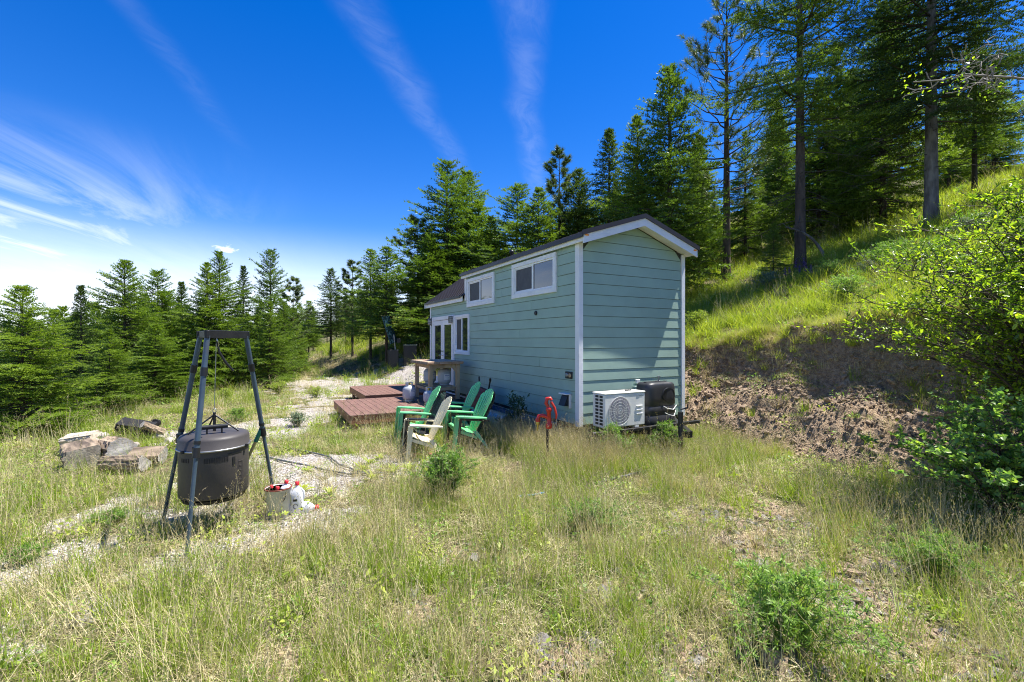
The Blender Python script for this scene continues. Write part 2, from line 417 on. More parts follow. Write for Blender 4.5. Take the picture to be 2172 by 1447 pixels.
M['fir'] = leafmat('fir_needles', [(.030, .055, .012), (.070, .125, .016), (.125, .19, .022), (.20, .26, .035)], .30, .45, .4, 1.7)
M['fir_y'] = leafmat('fir_needles_bright', [(.035, .068, .012), (.085, .14, .018), (.15, .215, .024), (.24, .30, .036)], .35, .45, .4, 1.7)
M['fir_dk'] = leafmat('fir_needles_dark', [(.016, .034, .010), (.038, .070, .014), (.075, .12, .02), (.13, .18, .03)], .25, .5, .3, 1.6)
M['pine'] = leafmat('pine_needles', [(.030, .050, .020), (.065, .100, .030), (.11, .15, .05), (.17, .20, .085)], .25, .4, .45, 1.4)
M['leaf'] = leafmat('broad_leaves', [(.05, .10, .012), (.13, .21, .018), (.24, .32, .022), (.40, .46, .04)], .48, .32, .6, 1.7)
M['berry'] = leafmat('round_leaves', [(.06, .13, .035), (.12, .22, .055), (.19, .30, .08), (.32, .36, .07)], .5, .4, .5, 1.5)
M['weedstem'] = mat('green_stem', (.16, .22, .07), .6, .1, 6, 0)
M['weed'] = leafmat('weed_leaves', [(.05, .11, .02), (.11, .20, .035), (.17, .28, .05), (.24, .34, .08)], .38, .45, .35, 1.6)
M['sage'] = leafmat('sage_leaves', [(.09, .13, .09), (.15, .20, .14), (.22, .27, .19)], .25, .6, .2, 1.2)
M['darkleaf'] = leafmat('dark_thistle_leaves', [(.012, .035, .014), (.025, .06, .02), (.05, .09, .03)], .25, .5, .3, 1.3)
M['limeleaf'] = leafmat('yellow_green_leaves', [(.16, .23, .03), (.26, .33, .05), (.38, .40, .08)], .4, .45, .3, 1.4)
M['lupine'] = leafmat('lupine_petals', [(.20, .12, .45), (.32, .20, .6)], .3, .5, .2, 1.0)
M['grass'] = leafmat('green_grass_blades', [(.055, .095, .012), (.14, .205, .022), (.23, .30, .035), (.38, .40, .09)], .40, .5, .3, 1.5)
M['hillgrass'] = leafmat('hill_grass_blades', [(.08, .12, .015), (.15, .205, .022), (.22, .27, .03), (.36, .36, .09)], .45, .5, .3, 1.5)
M['straw'] = leafmat('dry_grass_blades', [(.22, .18, .09), (.40, .33, .18), (.54, .47, .28), (.64, .58, .42)], .28, .6, .25, 1.0)
M['seed'] = leafmat('grass_seed_heads', [(.20, .15, .10), (.33, .27, .16), (.42, .36, .20)], .25, .6, .2, 1.1)

def ground_material():
    m, T = new_mat('ground_surface')
    pos = T.n('ShaderNodeNewGeometry').outputs['Position']
    g = T.n('ShaderNodeAttribute', attribute_name='gravel').outputs['Fac']
    d = T.n('ShaderNodeAttribute', attribute_name='dirt').outputs['Fac']
    n1 = T.noise(pos, 1.3, 6, .65); n2 = T.noise(pos, 14, 5, .7); n3 = T.noise(pos, 60, 3, .7)
    th = T.mix(T.sstep(n2, .35, .68), (.095, .075, .045), (.30, .235, .145))
    gr = T.mix(T.sstep(n3, .3, .7), (.045, .06, .012), (.12, .145, .035))
    base = T.mix(T.sstep(n1, .40, .62), gr, th)
    far = T.sstep(T.n('ShaderNodeVectorMath', {0: pos}, operation='LENGTH').outputs['Value'], 60, 260)
    base = T.mix(far, base, (.055, .085, .03))
    soil = T.mix(T.sstep(n2, .35, .65), (.13, .082, .048), (.42, .315, .21))
    soil = T.mix(T.m('MULTIPLY', n3, .5), soil, (.46, .35, .24))
    vo = T.n('ShaderNodeTexVoronoi', {'Vector': pos, 'Scale': 42.0})
    vc = T.n('ShaderNodeSeparateColor', {0: vo.outputs['Color']}).outputs[0]
    grav = T.mix(vc, (.34, .30, .27), (.76, .71, .66))
    grav = T.mix(T.sstep(vo.outputs['Distance'], .35, .8, 0, .7), grav, (.10, .08, .06))
    base = T.mix(T.sstep(T.m('ADD', d, T.m('MULTIPLY', T.m('SUBTRACT', n2, .5), .7)), .32, .55), base, soil)
    base = T.mix(T.sstep(T.m('ADD', g, T.m('MULTIPLY', T.m('SUBTRACT', n2, .5), .9)), .18, .45), base, grav)
    b = T.n('ShaderNodeBsdfPrincipled', {'Base Color': base, 'Roughness': .95, 'Specular IOR Level': .15})
    h = T.m('ADD', T.m('MULTIPLY', n2, 1.0), T.m('ADD', T.m('MULTIPLY', n3, .5), T.m('MULTIPLY', vo.outputs['Distance'], -.5)))
    bn = T.n('ShaderNodeBump', {'Strength': .9, 'Distance': .05, 'Height': h}); T.link(bn.outputs[0], b.inputs['Normal'])
    T.link(b.outputs[0], T.n('ShaderNodeOutputMaterial').inputs[0]); return m

# ------------------------------------------------------------ ground
fa = np.linspace(-62, 62, 620); ba = np.linspace(62, 298, 60)[1:-1]
ang = np.radians(np.concatenate([fa, ba])); na = len(ang)
rad = np.concatenate([[.02], .45*np.exp(np.linspace(0, math.log(6.5/.45), 150))[:-1], 6.5*np.exp(np.linspace(0, math.log(15/6.5), 150)), 15*np.exp(np.linspace(0, math.log(30/15), 60))[1:], 30*np.exp(np.linspace(0, math.log(3000/30), 70))[1:]])
R_, A_ = np.meshgrid(rad, ang, indexing='ij')
gx = (R_*np.sin(A_)).ravel(); gy = (R_*np.cos(A_)).ravel(); gz = terrain(gx, gy)
ii = np.arange(len(rad)-1)[:, None]*na; jj = np.arange(na)[None, :]; j2 = (jj+1) % na
F = np.stack([ii+jj, ii+j2, ii+na+j2, ii+na+jj], -1).reshape(-1, 4)[:, ::-1]
gm = mesh_np('ground', np.stack([gx, gy, gz], 1), F, True, [ground_material()], {'gravel': gravel_amt(gx, gy), 'dirt': dirt_amt(gx, gy)})
tag(link('ground', gm), 'sloping meadow ground with gravel pad and cut earth bank', kind='structure')

# distant hills beyond the valley
def ridge(name, dist, az0, az1, elev, seed, mt, label):
    V = []; F = []; n = 90; k = 14
    for i in range(n):
        a = math.radians(az0+(az1-az0)*i/(n-1))
        e = elev*(1-abs(2*i/(n-1)-1)**3)
        for j in range(k):
            s = j/(k-1); dd = dist*(1+.35*s)
            x, y = math.sin(a)*dd, math.cos(a)*dd
            hh = -75 + (dist*e*s**.8)*(1+.45*float(fbm(np.array([x]), np.array([y]), 5/dist, 5, seed)[0]))
            V.append((x, y, hh))
    for i in range(n-1):
        for j in range(k-1): F.append((i*k+j, (i+1)*k+j, (i+1)*k+j+1, i*k+j+1))
    return tag(link(name, mesh_np(name, V, F, True, [mt])), label, kind='structure')
def hillmat(name, a, b):
    m, T = new_mat(name); pos = T.n('ShaderNodeNewGeometry').outputs['Position']
    c = T.mix(T.sstep(T.noise(pos, .02, 8, .7), .42, .58), a, b)
    bs = T.n('ShaderNodeBsdfPrincipled', {'Base Color': c, 'Roughness': 1.0, 'Specular IOR Level': 0.0})
    T.link(bs.outputs[0], T.n('ShaderNodeOutputMaterial').inputs[0]); return m
ridge('hills', 1500, -75, -44, .125, 71, hillmat('dry_hills', (.24, .22, .17), (.09, .12, .09)), 'dry hillside far beyond the valley at the edge of the woods')
ridge('hills', 2300, -60, 5, .070, 75, hillmat('wooded_hills', (.06, .085, .08), (.10, .12, .11)), 'low wooded hills far beyond the valley')

# ------------------------------------------------------------ tiny house
HP0, HQ0 = 4.585, 6.16
hr = root('tiny_house', W(HP0+1.25, HQ0+3.9, 0), TH, 'pale green tiny house on a trailer with white trim and brown metal roof', 'house')
OX, OY = HP0+1.25, HQ0+3.9
def hb(mb, name, mt, parent=None):
    """mesh given in (p,q,z); stored relative to the house root"""
    mb.V = [(v[0]-OX, v[1]-OY, v[2]) for v in mb.V]
    return mb.build(name, mt, parent or hr)
QE, QL = 14.0, 11.05            # far end, end of the raised loft roof
Z0 = .40; EXP = .1833
def roof_z(p, q=0, up=True):
    s = (.325 if up else .735); return 3.98 - s*abs(p-5.835)
M['lapshade'] = mat('dark_lap_shade', (.05, .06, .055), .9, .1, 5, 0)  # dark core colour seen through plank gaps stands in for the lap shadow lines
core = MB(); core.box(4.60, 7.07, 6.18, QE-.02, .36, 2.80)
core.prism([(4.60, 2.80), (4.60, 3.44), (5.835, 3.86), (7.07, 3.44), (7.07, 2.80)], 1, 6.18, QL-.03)
core.prism([(4.60, 2.80), (4.60, 2.93), (5.835, 3.84), (7.07, 2.93), (7.07, 2.80)], 1, QL-.03, QE-.02)
hb(core, 'wall', M['lapshade'])
OPEN = [(6.86, 8.43, 2.755, 3.36), (9.39, 10.88, 2.735, 3.34), (10.85, 11.78, 1.50, 2.46), (11.93, 13.72, .42, 2.47)]
def side_pieces(q0, q1, z0, z1):
    cuts = sorted({q0, q1} | {c for o in OPEN for c in o[:2] if q0 < c < q1})
    out = []
    for a, b in zip(cuts[:-1], cuts[1:]):
        rng_ = [(z0, z1)]
        for o in OPEN:
            if o[0] < (a+b)/2 < o[1]:
                nr = []
                for l, h in rng_:
                    if o[2] > l: nr.append((l, min(h, o[2])))
                    if o[3] < h: nr.append((max(l, o[3]), h))
                rng_ = [r for r in nr if r[1]-r[0] > .004]
        out += [(a, b, l, h) for l, h in rng_]
    return out
def plank_side(q0, q1, z0, zt):
    off = lambda z: .010*(1-(z-z0)/EXP) + .006
    runs = []
    for pc in side_pieces(q0, q1, z0+.007, min(z0+EXP, zt)):
        for rn_ in runs:
            if any(abs(o_[1]-pc[0]) < 1e-6 and min(o_[3], pc[3]) > max(o_[2], pc[2]) for o_ in rn_): rn_.append(pc); break
        else: runs.append([pc])
    for rn_ in runs:
        mb = MB()
        for a, b, l, h in rn_:
            x = 4.60
            V = [(x, a, l), (x, b, l), (x, a, h), (x, b, h), (x-.003-off(l), a, l), (x-.003-off(l), b, l), (x-.003-off(h), a, h), (x-.003-off(h), b, h)]
            mb.add(V, [(0, 1, 5, 4), (4, 5, 7, 6), (2, 6, 7, 3), (0, 4, 6, 2), (1, 3, 7, 5)])
        hb(mb, 'siding_plank', M['siding'])
k = 0
JOINT = [9.4, 7.95, 9.9, 8.6, 11.2, 7.4, 9.1, 10.4, 8.2, 12.2, 9.7, 7.7, 10.6, 8.9, 9.3, 7.6, 9.0]
while Z0+k*EXP < 3.46:
    z = Z0+k*EXP; qend = QE-.08 if z+EXP < 2.93 else (QE-.08 if z < 2.88 else QL-.06)
    zt = 3.46 if qend < 12 else 2.93
    if z < 2.93 < z+EXP:
        plank_side(6.255, 9.0, z, 3.46); plank_side(9.003, QL-.06, z, 3.46); plank_side(QL-.057, QE-.08, z, 2.93); k += 1; continue
    j = JOINT[k % len(JOINT)]
    if j < qend-.3: plank_side(6.255, j-.003, z, zt); plank_side(j+.003, qend, z, zt)
    else: plank_side(6.255, qend, z, zt)
    k += 1
# end wall facing the camera
k = 0
while Z0+k*EXP < 3.84:
    z = Z0+k*EXP; h = min(z+EXP, 3.83); z += .007
    def pr(zz): return (4.665, 7.005) if zz < 3.44 else (max(4.665, 5.835-(3.86-zz)/.34), min(7.005, 5.835+(3.86-zz)/.34))
    (a0, a1), (b0, b1) = pr(z), pr(h)
    if a1-a0 < .1: break
    f = (h-z)/EXP
    o0, o1 = .015, .009*(1-f)+.006; y = 6.18
    V = [(a0, y, z), (a1, y, z), (b0, y, h), (b1, y, h), (a0, y-.003-o0, z), (a1, y-.003-o0, z), (b0, y-.003-o1, h), (b1, y-.003-o1, h)]
    hb(MB().add(V, [(0, 1, 5, 4), (4, 5, 7, 6), (2, 6, 7, 3), (0, 4, 6, 2), (1, 3, 7, 5)]), 'siding_plank', M['siding'])
    k += 1
# corner posts
for (a, b, c, d) in ((4.572, 4.66, 6.142, 6.175), (4.572, 4.603, 6.175, 6.25), (7.01, 7.098, 6.142, 6.175), (7.067, 7.098, 6.175, 6.25), (4.572, 4.603, QE-.075, QE+.01)):
    hb(MB().bbox(a, b, c, d, .375, 3.46 if d < 12 else 2.86, .003), 'corner_trim', M['white'])
# windows with trim, sashes, panes
def window(q0, q1, z0, z1, parentname='window', tw=.095):
    w = bpy.data.objects.new(parentname, None); COL.objects.link(w); w.parent = hr
    mb = MB(); x0, x1 = 4.548, 4.602
    for a, b, c, d in ((q0-tw, q1+tw, z0-tw, z0), (q0-tw, q1+tw, z1, z1+tw*.85)): mb.bbox(x0, x1, a, b, c, d, .003)
    for a, b in ((q0-tw, q0), (q1, q1+tw)): mb.bbox(x0+.002, x1, a, b, z0, z1, .003)
    hb(mb, 'window_trim', M['white'], w)
    mb = MB(); s = .032; qm = (q0+q1)/2
    for a, b, c, d in ((q0, q1, z0, z0+s), (q0, q1, z1-s, z1), (q0, q0+s, z0+s, z1-s), (q1-s, q1, z0+s, z1-s), (qm-.025, qm+.025, z0+s, z1-s)):
        mb.bbox(4.566, 4.60, a+.001, b-.001, c, d, .003)
    hb(mb, 'frame', M['vinyl'], w)
    mb = MB(); mb.box(4.584, 4.589, q0+s, qm-.025, z0+s, z1-s); hb(mb, 'pane', M['glass'], w)
    mb = MB(); mb.box(4.590, 4.594, qm+.025, q1-s, z0+s, z1-s); hb(mb, 'pane', M['screen'], w)
    mb = MB()
    for a, b, c, d in ((qm+.025, q1-s, z0+s, z0+s+.02), (qm+.025, q1-s, z1-s-.02, z1-s), (qm+.025, qm+.045, z0+s+.02, z1-s-.02), (q1-s-.02, q1-s, z0+s+.02, z1-s-.02)):
        mb.box(4.578, 4.588, a, b, c, d)
    hb(mb, 'sash', M['vinyl'], w)
    return w
window(6.90, 8.38, 2.79, 3.33); window(9.43, 10.84, 2.77, 3.31); window(10.87, 11.755, 1.52, 2.44, tw=.075)
# french doors
mb = MB(); x0 = 4.545
for a, b, c, d in ((11.86, 11.95, .42, 2.42), (13.66, 13.75, .42, 2.42), (11.86, 13.75, 2.42, 2.53)): mb.bbox(x0, 4.60, a, b, c, d, .004)
hb(mb, 'door_trim', M['white'])
for a, b, hnd in ((11.955, 12.80, 12.74), (12.81, 13.655, 12.87)):
    dr = MB(); st = .13
    for u0, u1, c, d in ((a, b, .45, .72), (a, b, 2.27, 2.41), (a, a+st, .72, 2.27), (b-st, b, .72, 2.27)): dr.bbox(4.560, 4.60, u0, u1, c, d, .004)
    dob = hb(dr, 'door', M['white'])
    g = MB().box(4.575, 4.582, a+st, b-st, .72, 2.27); hb(g, 'pane', M['glass'], dob)
    hd = MB().tube([(4.56, hnd, 1.38), (4.515, hnd, 1.38), (4.51, hnd+(.09 if hnd < 12.8 else -.09)*-1, 1.38)], .011, 8)
    hb(hd, 'handle', M['chrome'], dob); hb(MB().lathe([(.025, 0), (.025, .012)], n=12, M=Matrix.Translation((4.556, hnd, 1.50)) @ Matrix.Rotation(-PI/2, 4, 'Y')), 'deadbolt', M['chrome'], dob)
for qq in (11.99-.02, 13.84):     # lanterns beside the door
    l = MB(); l.bbox(4.46, 4.56, qq-.055, qq+.055, 2.30, 2.50, .02)
    lo = hb(l, 'wall_lantern', M['galv'])
    c = MB()
    for zz in (2.33, 2.38, 2.43, 2.47): c.box(4.452, 4.575, qq-.063, qq+.063, zz-.006, zz+.006)
    for dq in (-.03, .03): c.box(4.452, 4.458, qq+dq-.004, qq+dq+.004, 2.30, 2.50)
    c.bbox(4.55, 4.60, qq-.04, qq+.04, 2.27, 2.53, .008)
    hb(c, 'lantern_cage', M['black'], lo)
# fascia and roof
def slab_pz(pl, a, b): return MB().prism(pl, 1, a, b)
ed = 5.915
hb(MB().bbox(4.505, 4.532, ed+.03, 11.20, 3.435, 3.575, .003), 'fascia_board', M['white'])
hb(MB().bbox(4.505, 4.532, 11.14, 14.25, 2.845, 2.985, .003), 'fascia_board', M['white'])
hb(MB().bbox(7.138, 7.165, ed+.03, 11.20, 3.435, 3.575, .003), 'fascia_board', M['white'])
for sg in (-1, 1):
    e = 5.835+sg*1.335; c = 5.835
    zz = lambda p: 3.995-.325*abs(p-5.835)
    hb(slab_pz([(c, zz(c)-.165), (e, zz(e)-.165), (e, zz(e)-.01), (c, zz(c)-.01)], ed, ed+.028), 'rake_board', M['white'])
    hb(slab_pz([(c, zz(c)-.115), (e-sg*.03, zz(e)-.115), (e-sg*.03, zz(e)-.09), (c, zz(c)-.09)], ed+.028, 6.178), 'soffit', M['white'])
    e2 = e+sg*.03
    hb(slab_pz([(c, zz(c)+.012), (e2, zz(e2)+.012), (e2, zz(e2)-.008), (c, zz(c)-.008)], ed-.01, 11.21), 'roof', M['roof'])
    hb(slab_pz([(c, zz(c)+.05), (e2+sg*.002, zz(e2)+.05), (e2+sg*.002, zz(e2)-.03), (c, zz(c)-.03)], ed-.022, ed-.002), 'rake_flashing', M['drip'])
    if sg < 0: hb(MB().box(e2-.004, e2+.012, ed-.01, 11.215, zz(e2)-.055, zz(e2)+.014), 'drip_edge', M['drip'])
    else: hb(MB().box(e2-.012, e2+.004, ed-.01, 11.215, zz(e2)-.055, zz(e2)+.014), 'drip_edge', M['drip'])
    q = ed+.1
    while q < 11.2:
        rb = slab_pz([(c, zz(c)+.034), (e2, zz(e2)+.034), (e2, zz(e2)+.010), (c, zz(c)+.010)], q-.02, q+.02); hb(rb, 'roof_rib', M['roof']); q += .229
    # lower, steeper roof over the door
    s2 = .735; z2 = lambda p: 3.97-s2*abs(p-5.835)
    hb(slab_pz([(c, z2(c)+.012), (e2, z2(e2)+.012), (e2, z2(e2)-.012), (c, z2(c)-.012)], 11.06, 14.26), 'roof', M['roof'])
    hb(slab_pz([(c, z2(c)-.012), (e2, z2(e2)-.012), (e2, z2(e2)-.13), (c, z2(c)-.13)], 14.18, 14.25), 'rake_board', M['white'])
    q = 11.14
    while q < 14.26:
        hb(slab_pz([(c, z2(c)+.034), (e2-sg*-.004, z2(e2)+.034), (e2, z2(e2)+.010), (c, z2(c)+.010)], q-.016, q+.016), 'roof_rib', M['roof']); q += .229
hb(MB().box(4.468, 4.482, 11.215, 14.26, 2.945, 3.01), 'drip_edge', M['drip'])
hb(MB().prism([(4.60, 2.90), (4.60, 3.45), (5.8, 3.88), (5.835, 3.9)], 1, QL-.02, QL+.02), 'dormer_cheek', M['siding'])
hb(MB().bbox(4.56, 4.60, QL-.06, QL+.05, 2.86, 3.44, .003), 'corner_trim', M['white'])
hb(MB().lathe([(.035, 0), (.035, .16), (.055, .17), (.055, .21), (.02, .24)], (5.0, 9.3, 3.68), 14), 'vent_pipe', M['black'])
for pp, zz_ in ((4.56, 3.535), (7.10, 3.52)):
    hb(MB().bbox(pp-.035, pp+.035, ed-.012, ed+.004, zz_-.014, zz_+.014, .004), 'marker_light', M['amber'])
# wall fittings
def disc(q, z, r, name, mt): hb(MB().lathe([(r, 0), (r, .02), (r*.85, .025)], n=18, M=Matrix.Translation((4.585, q, z)) @ Matrix.Rotation(-PI/2, 4, 'Y')), name, mt)
disc(7.53, 2.35, .042, 'vent_hole', M['black']); disc(9.57, .90, .042, 'vent_hole', M['black'])
ob = hb(MB().bbox(4.562, 4.585, 6.335, 6.53, 1.165, 1.285, .006), 'inlet_box', M['black'])
for qq, mt in ((6.475, 'galv'), (6.385, 'wood')):
    hb(MB().lathe([(.036, 0), (.036, .012), (.022, .014)], n=16, M=Matrix.Translation((4.563, qq, 1.225)) @ Matrix.Rotation(-PI/2, 4, 'Y')), 'inlet_socket', M[mt], ob)
vh = MB(); vh.prism([(4.582, .70), (4.582, .89), (4.54, .89), (4.46, .70)], 1, 6.41, 6.585); vho = hb(vh, 'dryer_vent_hood', M['black'])
vf = MB().box(4.555, 4.585, 6.37, 6.41, .66, .90); vf.box(4.48, 4.585, 6.37, 6.61, .892, .912); hb(vf, 'hood_frame', M['white'], vho)
# boxes and faucet on the end wall
eb = MB().bbox(5.76, 6.0, 6.08, 6.155, .86, 1.01, .008); eb.bbox(5.86, 6.02, 6.04, 6.12, .80, .92, .01); hb(eb, 'inlet_box', M['siding'])
hb(MB().bbox(5.83, 5.92, 6.12, 6.158, 1.05, 1.12, .004).tube([(5.875, 6.14, .99), (5.875, 6.14, 1.07)], .014, 8), 'wall_tag', M['label'])
fc = MB().tube([(6.31, 6.15, 1.06), (6.31, 6.05, 1.08), (6.31, 6.0, 1.03), (6.31, 5.99, .97)], [.022, .02, .018, .02], 10)
fc.tube([(6.31, 6.06, 1.08), (6.31, 6.06, 1.16)], .012, 8); fc.lathe([(.035, 0), (.035, .012)], (6.31, 6.06, 1.16), 12); hb(fc, 'outdoor_tap', M['galv'])
# trailer chassis
ch = MB(); ch.box(4.62, 4.68, 6.2, QE, .22, .36); ch.box(7.0, 7.06, 6.2, QE, .22, .36)
for qq in np.arange(6.25, 14, .6): ch.box(4.68, 7.0, qq, qq+.05, .24, .34)
hb(ch, 'trailer_frame', M['steel_dk'])
for s_ in (-1, 1):
    for qq in (9.3, 10.2):
        x = 4.80 if s_ < 0 else 6.87
        wh = hb(MB().lathe([(.12, -.09), (.27, -.1), (.34, -.08), (.355, 0), (.34, .08), (.27, .1), (.12, .09)], n=24, M=Matrix.Translation((x, qq, .31)) @ Matrix.Rotation(PI/2, 4, 'Y')), 'wheel', M['black'])
        hb(MB().lathe([(.02, -.04), (.18, -.05), (.2, -.07), (.2, .07), (.18, .05), (.02, .04)], n=20, M=Matrix.Translation((x, qq, .31)) @ Matrix.Rotation(PI/2, 4, 'Y')), 'rim', M['galv'], wh)
for i in range(7):
    a = 6.35+i*1.05
    hb(MB().box(4.608, 4.622, a, a+.5, .295, .335), 'reflector_tape', M['redtape'] if i % 2 == 0 else M['white'])
    hb(MB().box(4.607, 4.621, a+.52, a+1.03, .295, .335), 'reflector_tape', M['white'])
hb(MB().bbox(4.66, 5.28, 6.188, 6.20, .02, .388, .003), 'skirt_panel', M['galv'])
hb(MB().bbox(5.9, 6.35, 6.0, 6.012, .14, .30, .003), 'skirt_panel', M['galv'])
tg = MB()
for a in ((4.9, 6.2), (6.77, 6.2)):
    v = Vector((5.835-a[0], 4.95-a[1], 0)); L = v.length; an = math.atan2(v.y, v.x)
    tg.box(0, L, -.035, .035, .30, .40, Matrix.Translation((a[0], a[1], 0)) @ Matrix.Rotation(an, 4, 'Z'))
hb(tg, 'tongue_frame', M['steel_dk'])
cb = MB().bbox(4.28, 6.55, 5.34, 5.40, .405, .455, .005); cb.bbox(4.4, 5.4, 5.62, 5.67, .405, .455, .005); cb.tube([(4.3, 5.37, .43), (4.24, 5.37, .43)], .035, 10)
hb(cb, 'equipment_rack', M['steel_dk'])
jk = MB().tube([(5.62, 4.95, 0), (5.62, 4.95, .12), (5.62, 4.95, .72)], [.09, .035, .04], 12); jk.tube([(5.62, 4.95, .76), (5.72, 4.9, .78), (5.72, 4.9, .84)], .012, 6); jk.tube([(5.62, 4.95, 0), (5.62, 4.95, .03)], .1, 12)
hb(jk, 'tongue_jack', M['black'])
for qq in (6.5, 13.6):
    for pp in (4.75, 6.95): hb(MB().tube([(pp, qq, 0), (pp, qq, .26)], [.08, .04], 8), 'stabiliser_jack', M['steel_dk'])

# ------------------------------------------------------------ heat pump unit on the tongue
ar = root('air_conditioner', W(4.89, 5.52, .46), TH, 'cream outdoor air conditioner unit on the trailer tongue beside black tank cover', 'air conditioner')
w_, d_, h_ = .41, .145, .54
mb = MB(); mb.bbox(-w_, w_, -d_, d_, .03, h_, .012); mb.bbox(-w_-.006, w_+.006, -d_-.008, d_+.006, h_, h_+.022, .008)
mb.box(-.3, -.22, -d_, d_, 0, .03); mb.box(.2, .28, -d_, d_, 0, .03)
mb.build('casing', M['ac'], ar)
MB().lathe([(.001, -.006), (.215, -.006), (.215, 0)], n=40, M=Matrix.Translation((-.12, -d_-.001, .28)) @ Matrix.Rotation(PI/2, 4, 'X')).build('fan_well', M['acdark'], ar)
gr = MB()
for r in (.218, .175, .13, .085, .045):
    gr.tube([(-.12+r*math.cos(a), -d_-.014, .28+r*math.sin(a)) for a in np.linspace(0, 2*PI, 33)], .0035 if r > .2 else .0016, 5, False)
for a in np.linspace(0, PI, 13)[:-1]:
    gr.tube([(-.12-.22*math.cos(a), -d_-.012, .28-.22*math.sin(a)), (-.12+.22*math.cos(a), -d_-.012, .28+.22*math.sin(a))], .0013, 4, False)
for x in np.arange(-.33, .09, .0245): gr.box(x, x+.0035, -d_-.011, -d_-.008, .28-math.sqrt(max(.0484-(x+.12)**2, 0)), .28+math.sqrt(max(.0484-(x+.12)**2, 0)))
gr.build('fan_grille', M['ac'], ar)
for z in (.20, .26, .32): MB().bbox(.22, .35, -d_-.014, -d_+.001, z, z+.022, .004).build('louver', M['ac'], ar)
for z in np.arange(.07, .5, .052):
    for y in (-.10, .0): MB().box(-w_-.002, -w_+.004, y, y+.075, z, z+.036).build('side_vent', M['black'], ar)
lg = MB()   # oval script-like logo
lg.tube([(.26+.028*math.cos(a), -d_-.002, .49+.016*math.sin(a)) for a in np.linspace(.5, 2*PI-.3, 14)], .003, 5)
for i, hh in enumerate((.022, .014, .014, .022, .014)): lg.box(.295+i*.014, .299+i*.014, -d_-.004, -d_+.001, .483, .483+hh)
lg.build('maker_mark', mat('grey_print', (.16, .2, .24), .5, 0, 3, 0), ar)
ls = MB(); ls.tube([(w_, .05, .12), (w_+.09, .06, .14), (w_+.12, .3, .25), (w_+.12, .48, .42)], .018, 8); ls.tube([(w_, .0, .18), (w_+.07, .0, .2), (w_+.08, .28, .35), (w_+.10, .48, .48)], .012, 8)
ls.build('line_set', M['tank'], ar)
sm = MB()
for i in range(4): sm.bbox(.12+i*.035, .145+i*.035, -.02, .01, h_+.022, h_+.04, .004)
sm.build('cable_clamp', M['black'], ar)
# ------------------------------------------------------------ propane cover
pr_ = root('propane_tank_cover', W(5.82, 5.66, .42), TH, 'black plastic double propane tank cover on the trailer tongue', 'tank cover')
def cov(n, z0, z1, s0, s1, ny=0):
    def ring(s, z, m=28):
        out = []
        for i in range(m):
            a = 2*PI*i/m; c, sn = math.cos(a), math.sin(a)
            x = .345*s*math.copysign(abs(c)**.42, c); y = .19*s*math.copysign(abs(sn)**.5, sn)
            y *= 1-.16*math.exp(-(x/.13)**2)*(1 if y < 0 else .3)
            out.append((x, y, z))
        return out
    prof = [(z0, s0)] + [(z0+(z1-z0)*t, s0+(s1-s0)*t) for t in (.5, 1)]
    return ring, prof
ring, _ = cov(0, 0, 1, 1, 1)
def skin(prof, name, mt, parent):
    V = []; F = []; m = 28
    for z, s in prof: V += ring(s, z)
    for i in range(len(prof)-1):
        for k in range(m): F.append((i*m+k, i*m+(k+1) % m, (i+1)*m+(k+1) % m, (i+1)*m+k))
    mb = MB().add(V, F, True); mb.add(V[:m], [tuple(range(m))[::-1]]); mb.add(V[-m:], [tuple(range(m))]); return mb.build(name, mt, parent)
skin([(.0, .97), (.02, 1), (.15, .985), (.155, .955), (.17, .955), (.175, .985), (.30, .98), (.305, .95), (.32, .95), (.325, .98), (.45, .975), (.60, .96), (.66, .93), (.69, .84), (.70, .6)], 'shell', M['propcover'], pr_)
MB().lathe([(.001, -.05), (.10, -.03), (.135, 0), (.15, -.012)], n=26, M=Matrix.Translation((.13, -.178, .49)) @ Matrix.Rotation(PI/2, 4, 'X') @ Matrix.Scale(.8, 4, (0, 1, 0))).build('valve_door', M['black'], pr_)
lp = MB()
for x in (-.25, .0, .2): lp.bbox(x, x+.03, -.02, .02, .69, .71, .004)
lp.tube([(-.27, 0, .703), (.26, 0, .703)], .006, 6); lp.build('lid_ridge', M['black'], pr_)
st_ = MB().tube([(-.02, -.20, .31), (.05, -.21, .27), (.20, -.205, .24), (.335, -.15, .30)], .008, 6); st_.tube([(0.0, -.21, .2), (.1, -.2, .16), (.22, -.2, .13), (.345, -.12, .2)], .007, 6)
st_.build('strap', M['label'], pr_)
for px_, a in ((-.18, .03), (-.18, .0)): pass
for x in (-.38,):
    for z in (.54, .36): MB().bbox(-.352, -.325, -.03, .02, z, z+.035, .005).build('latch', M['black'], pr_)

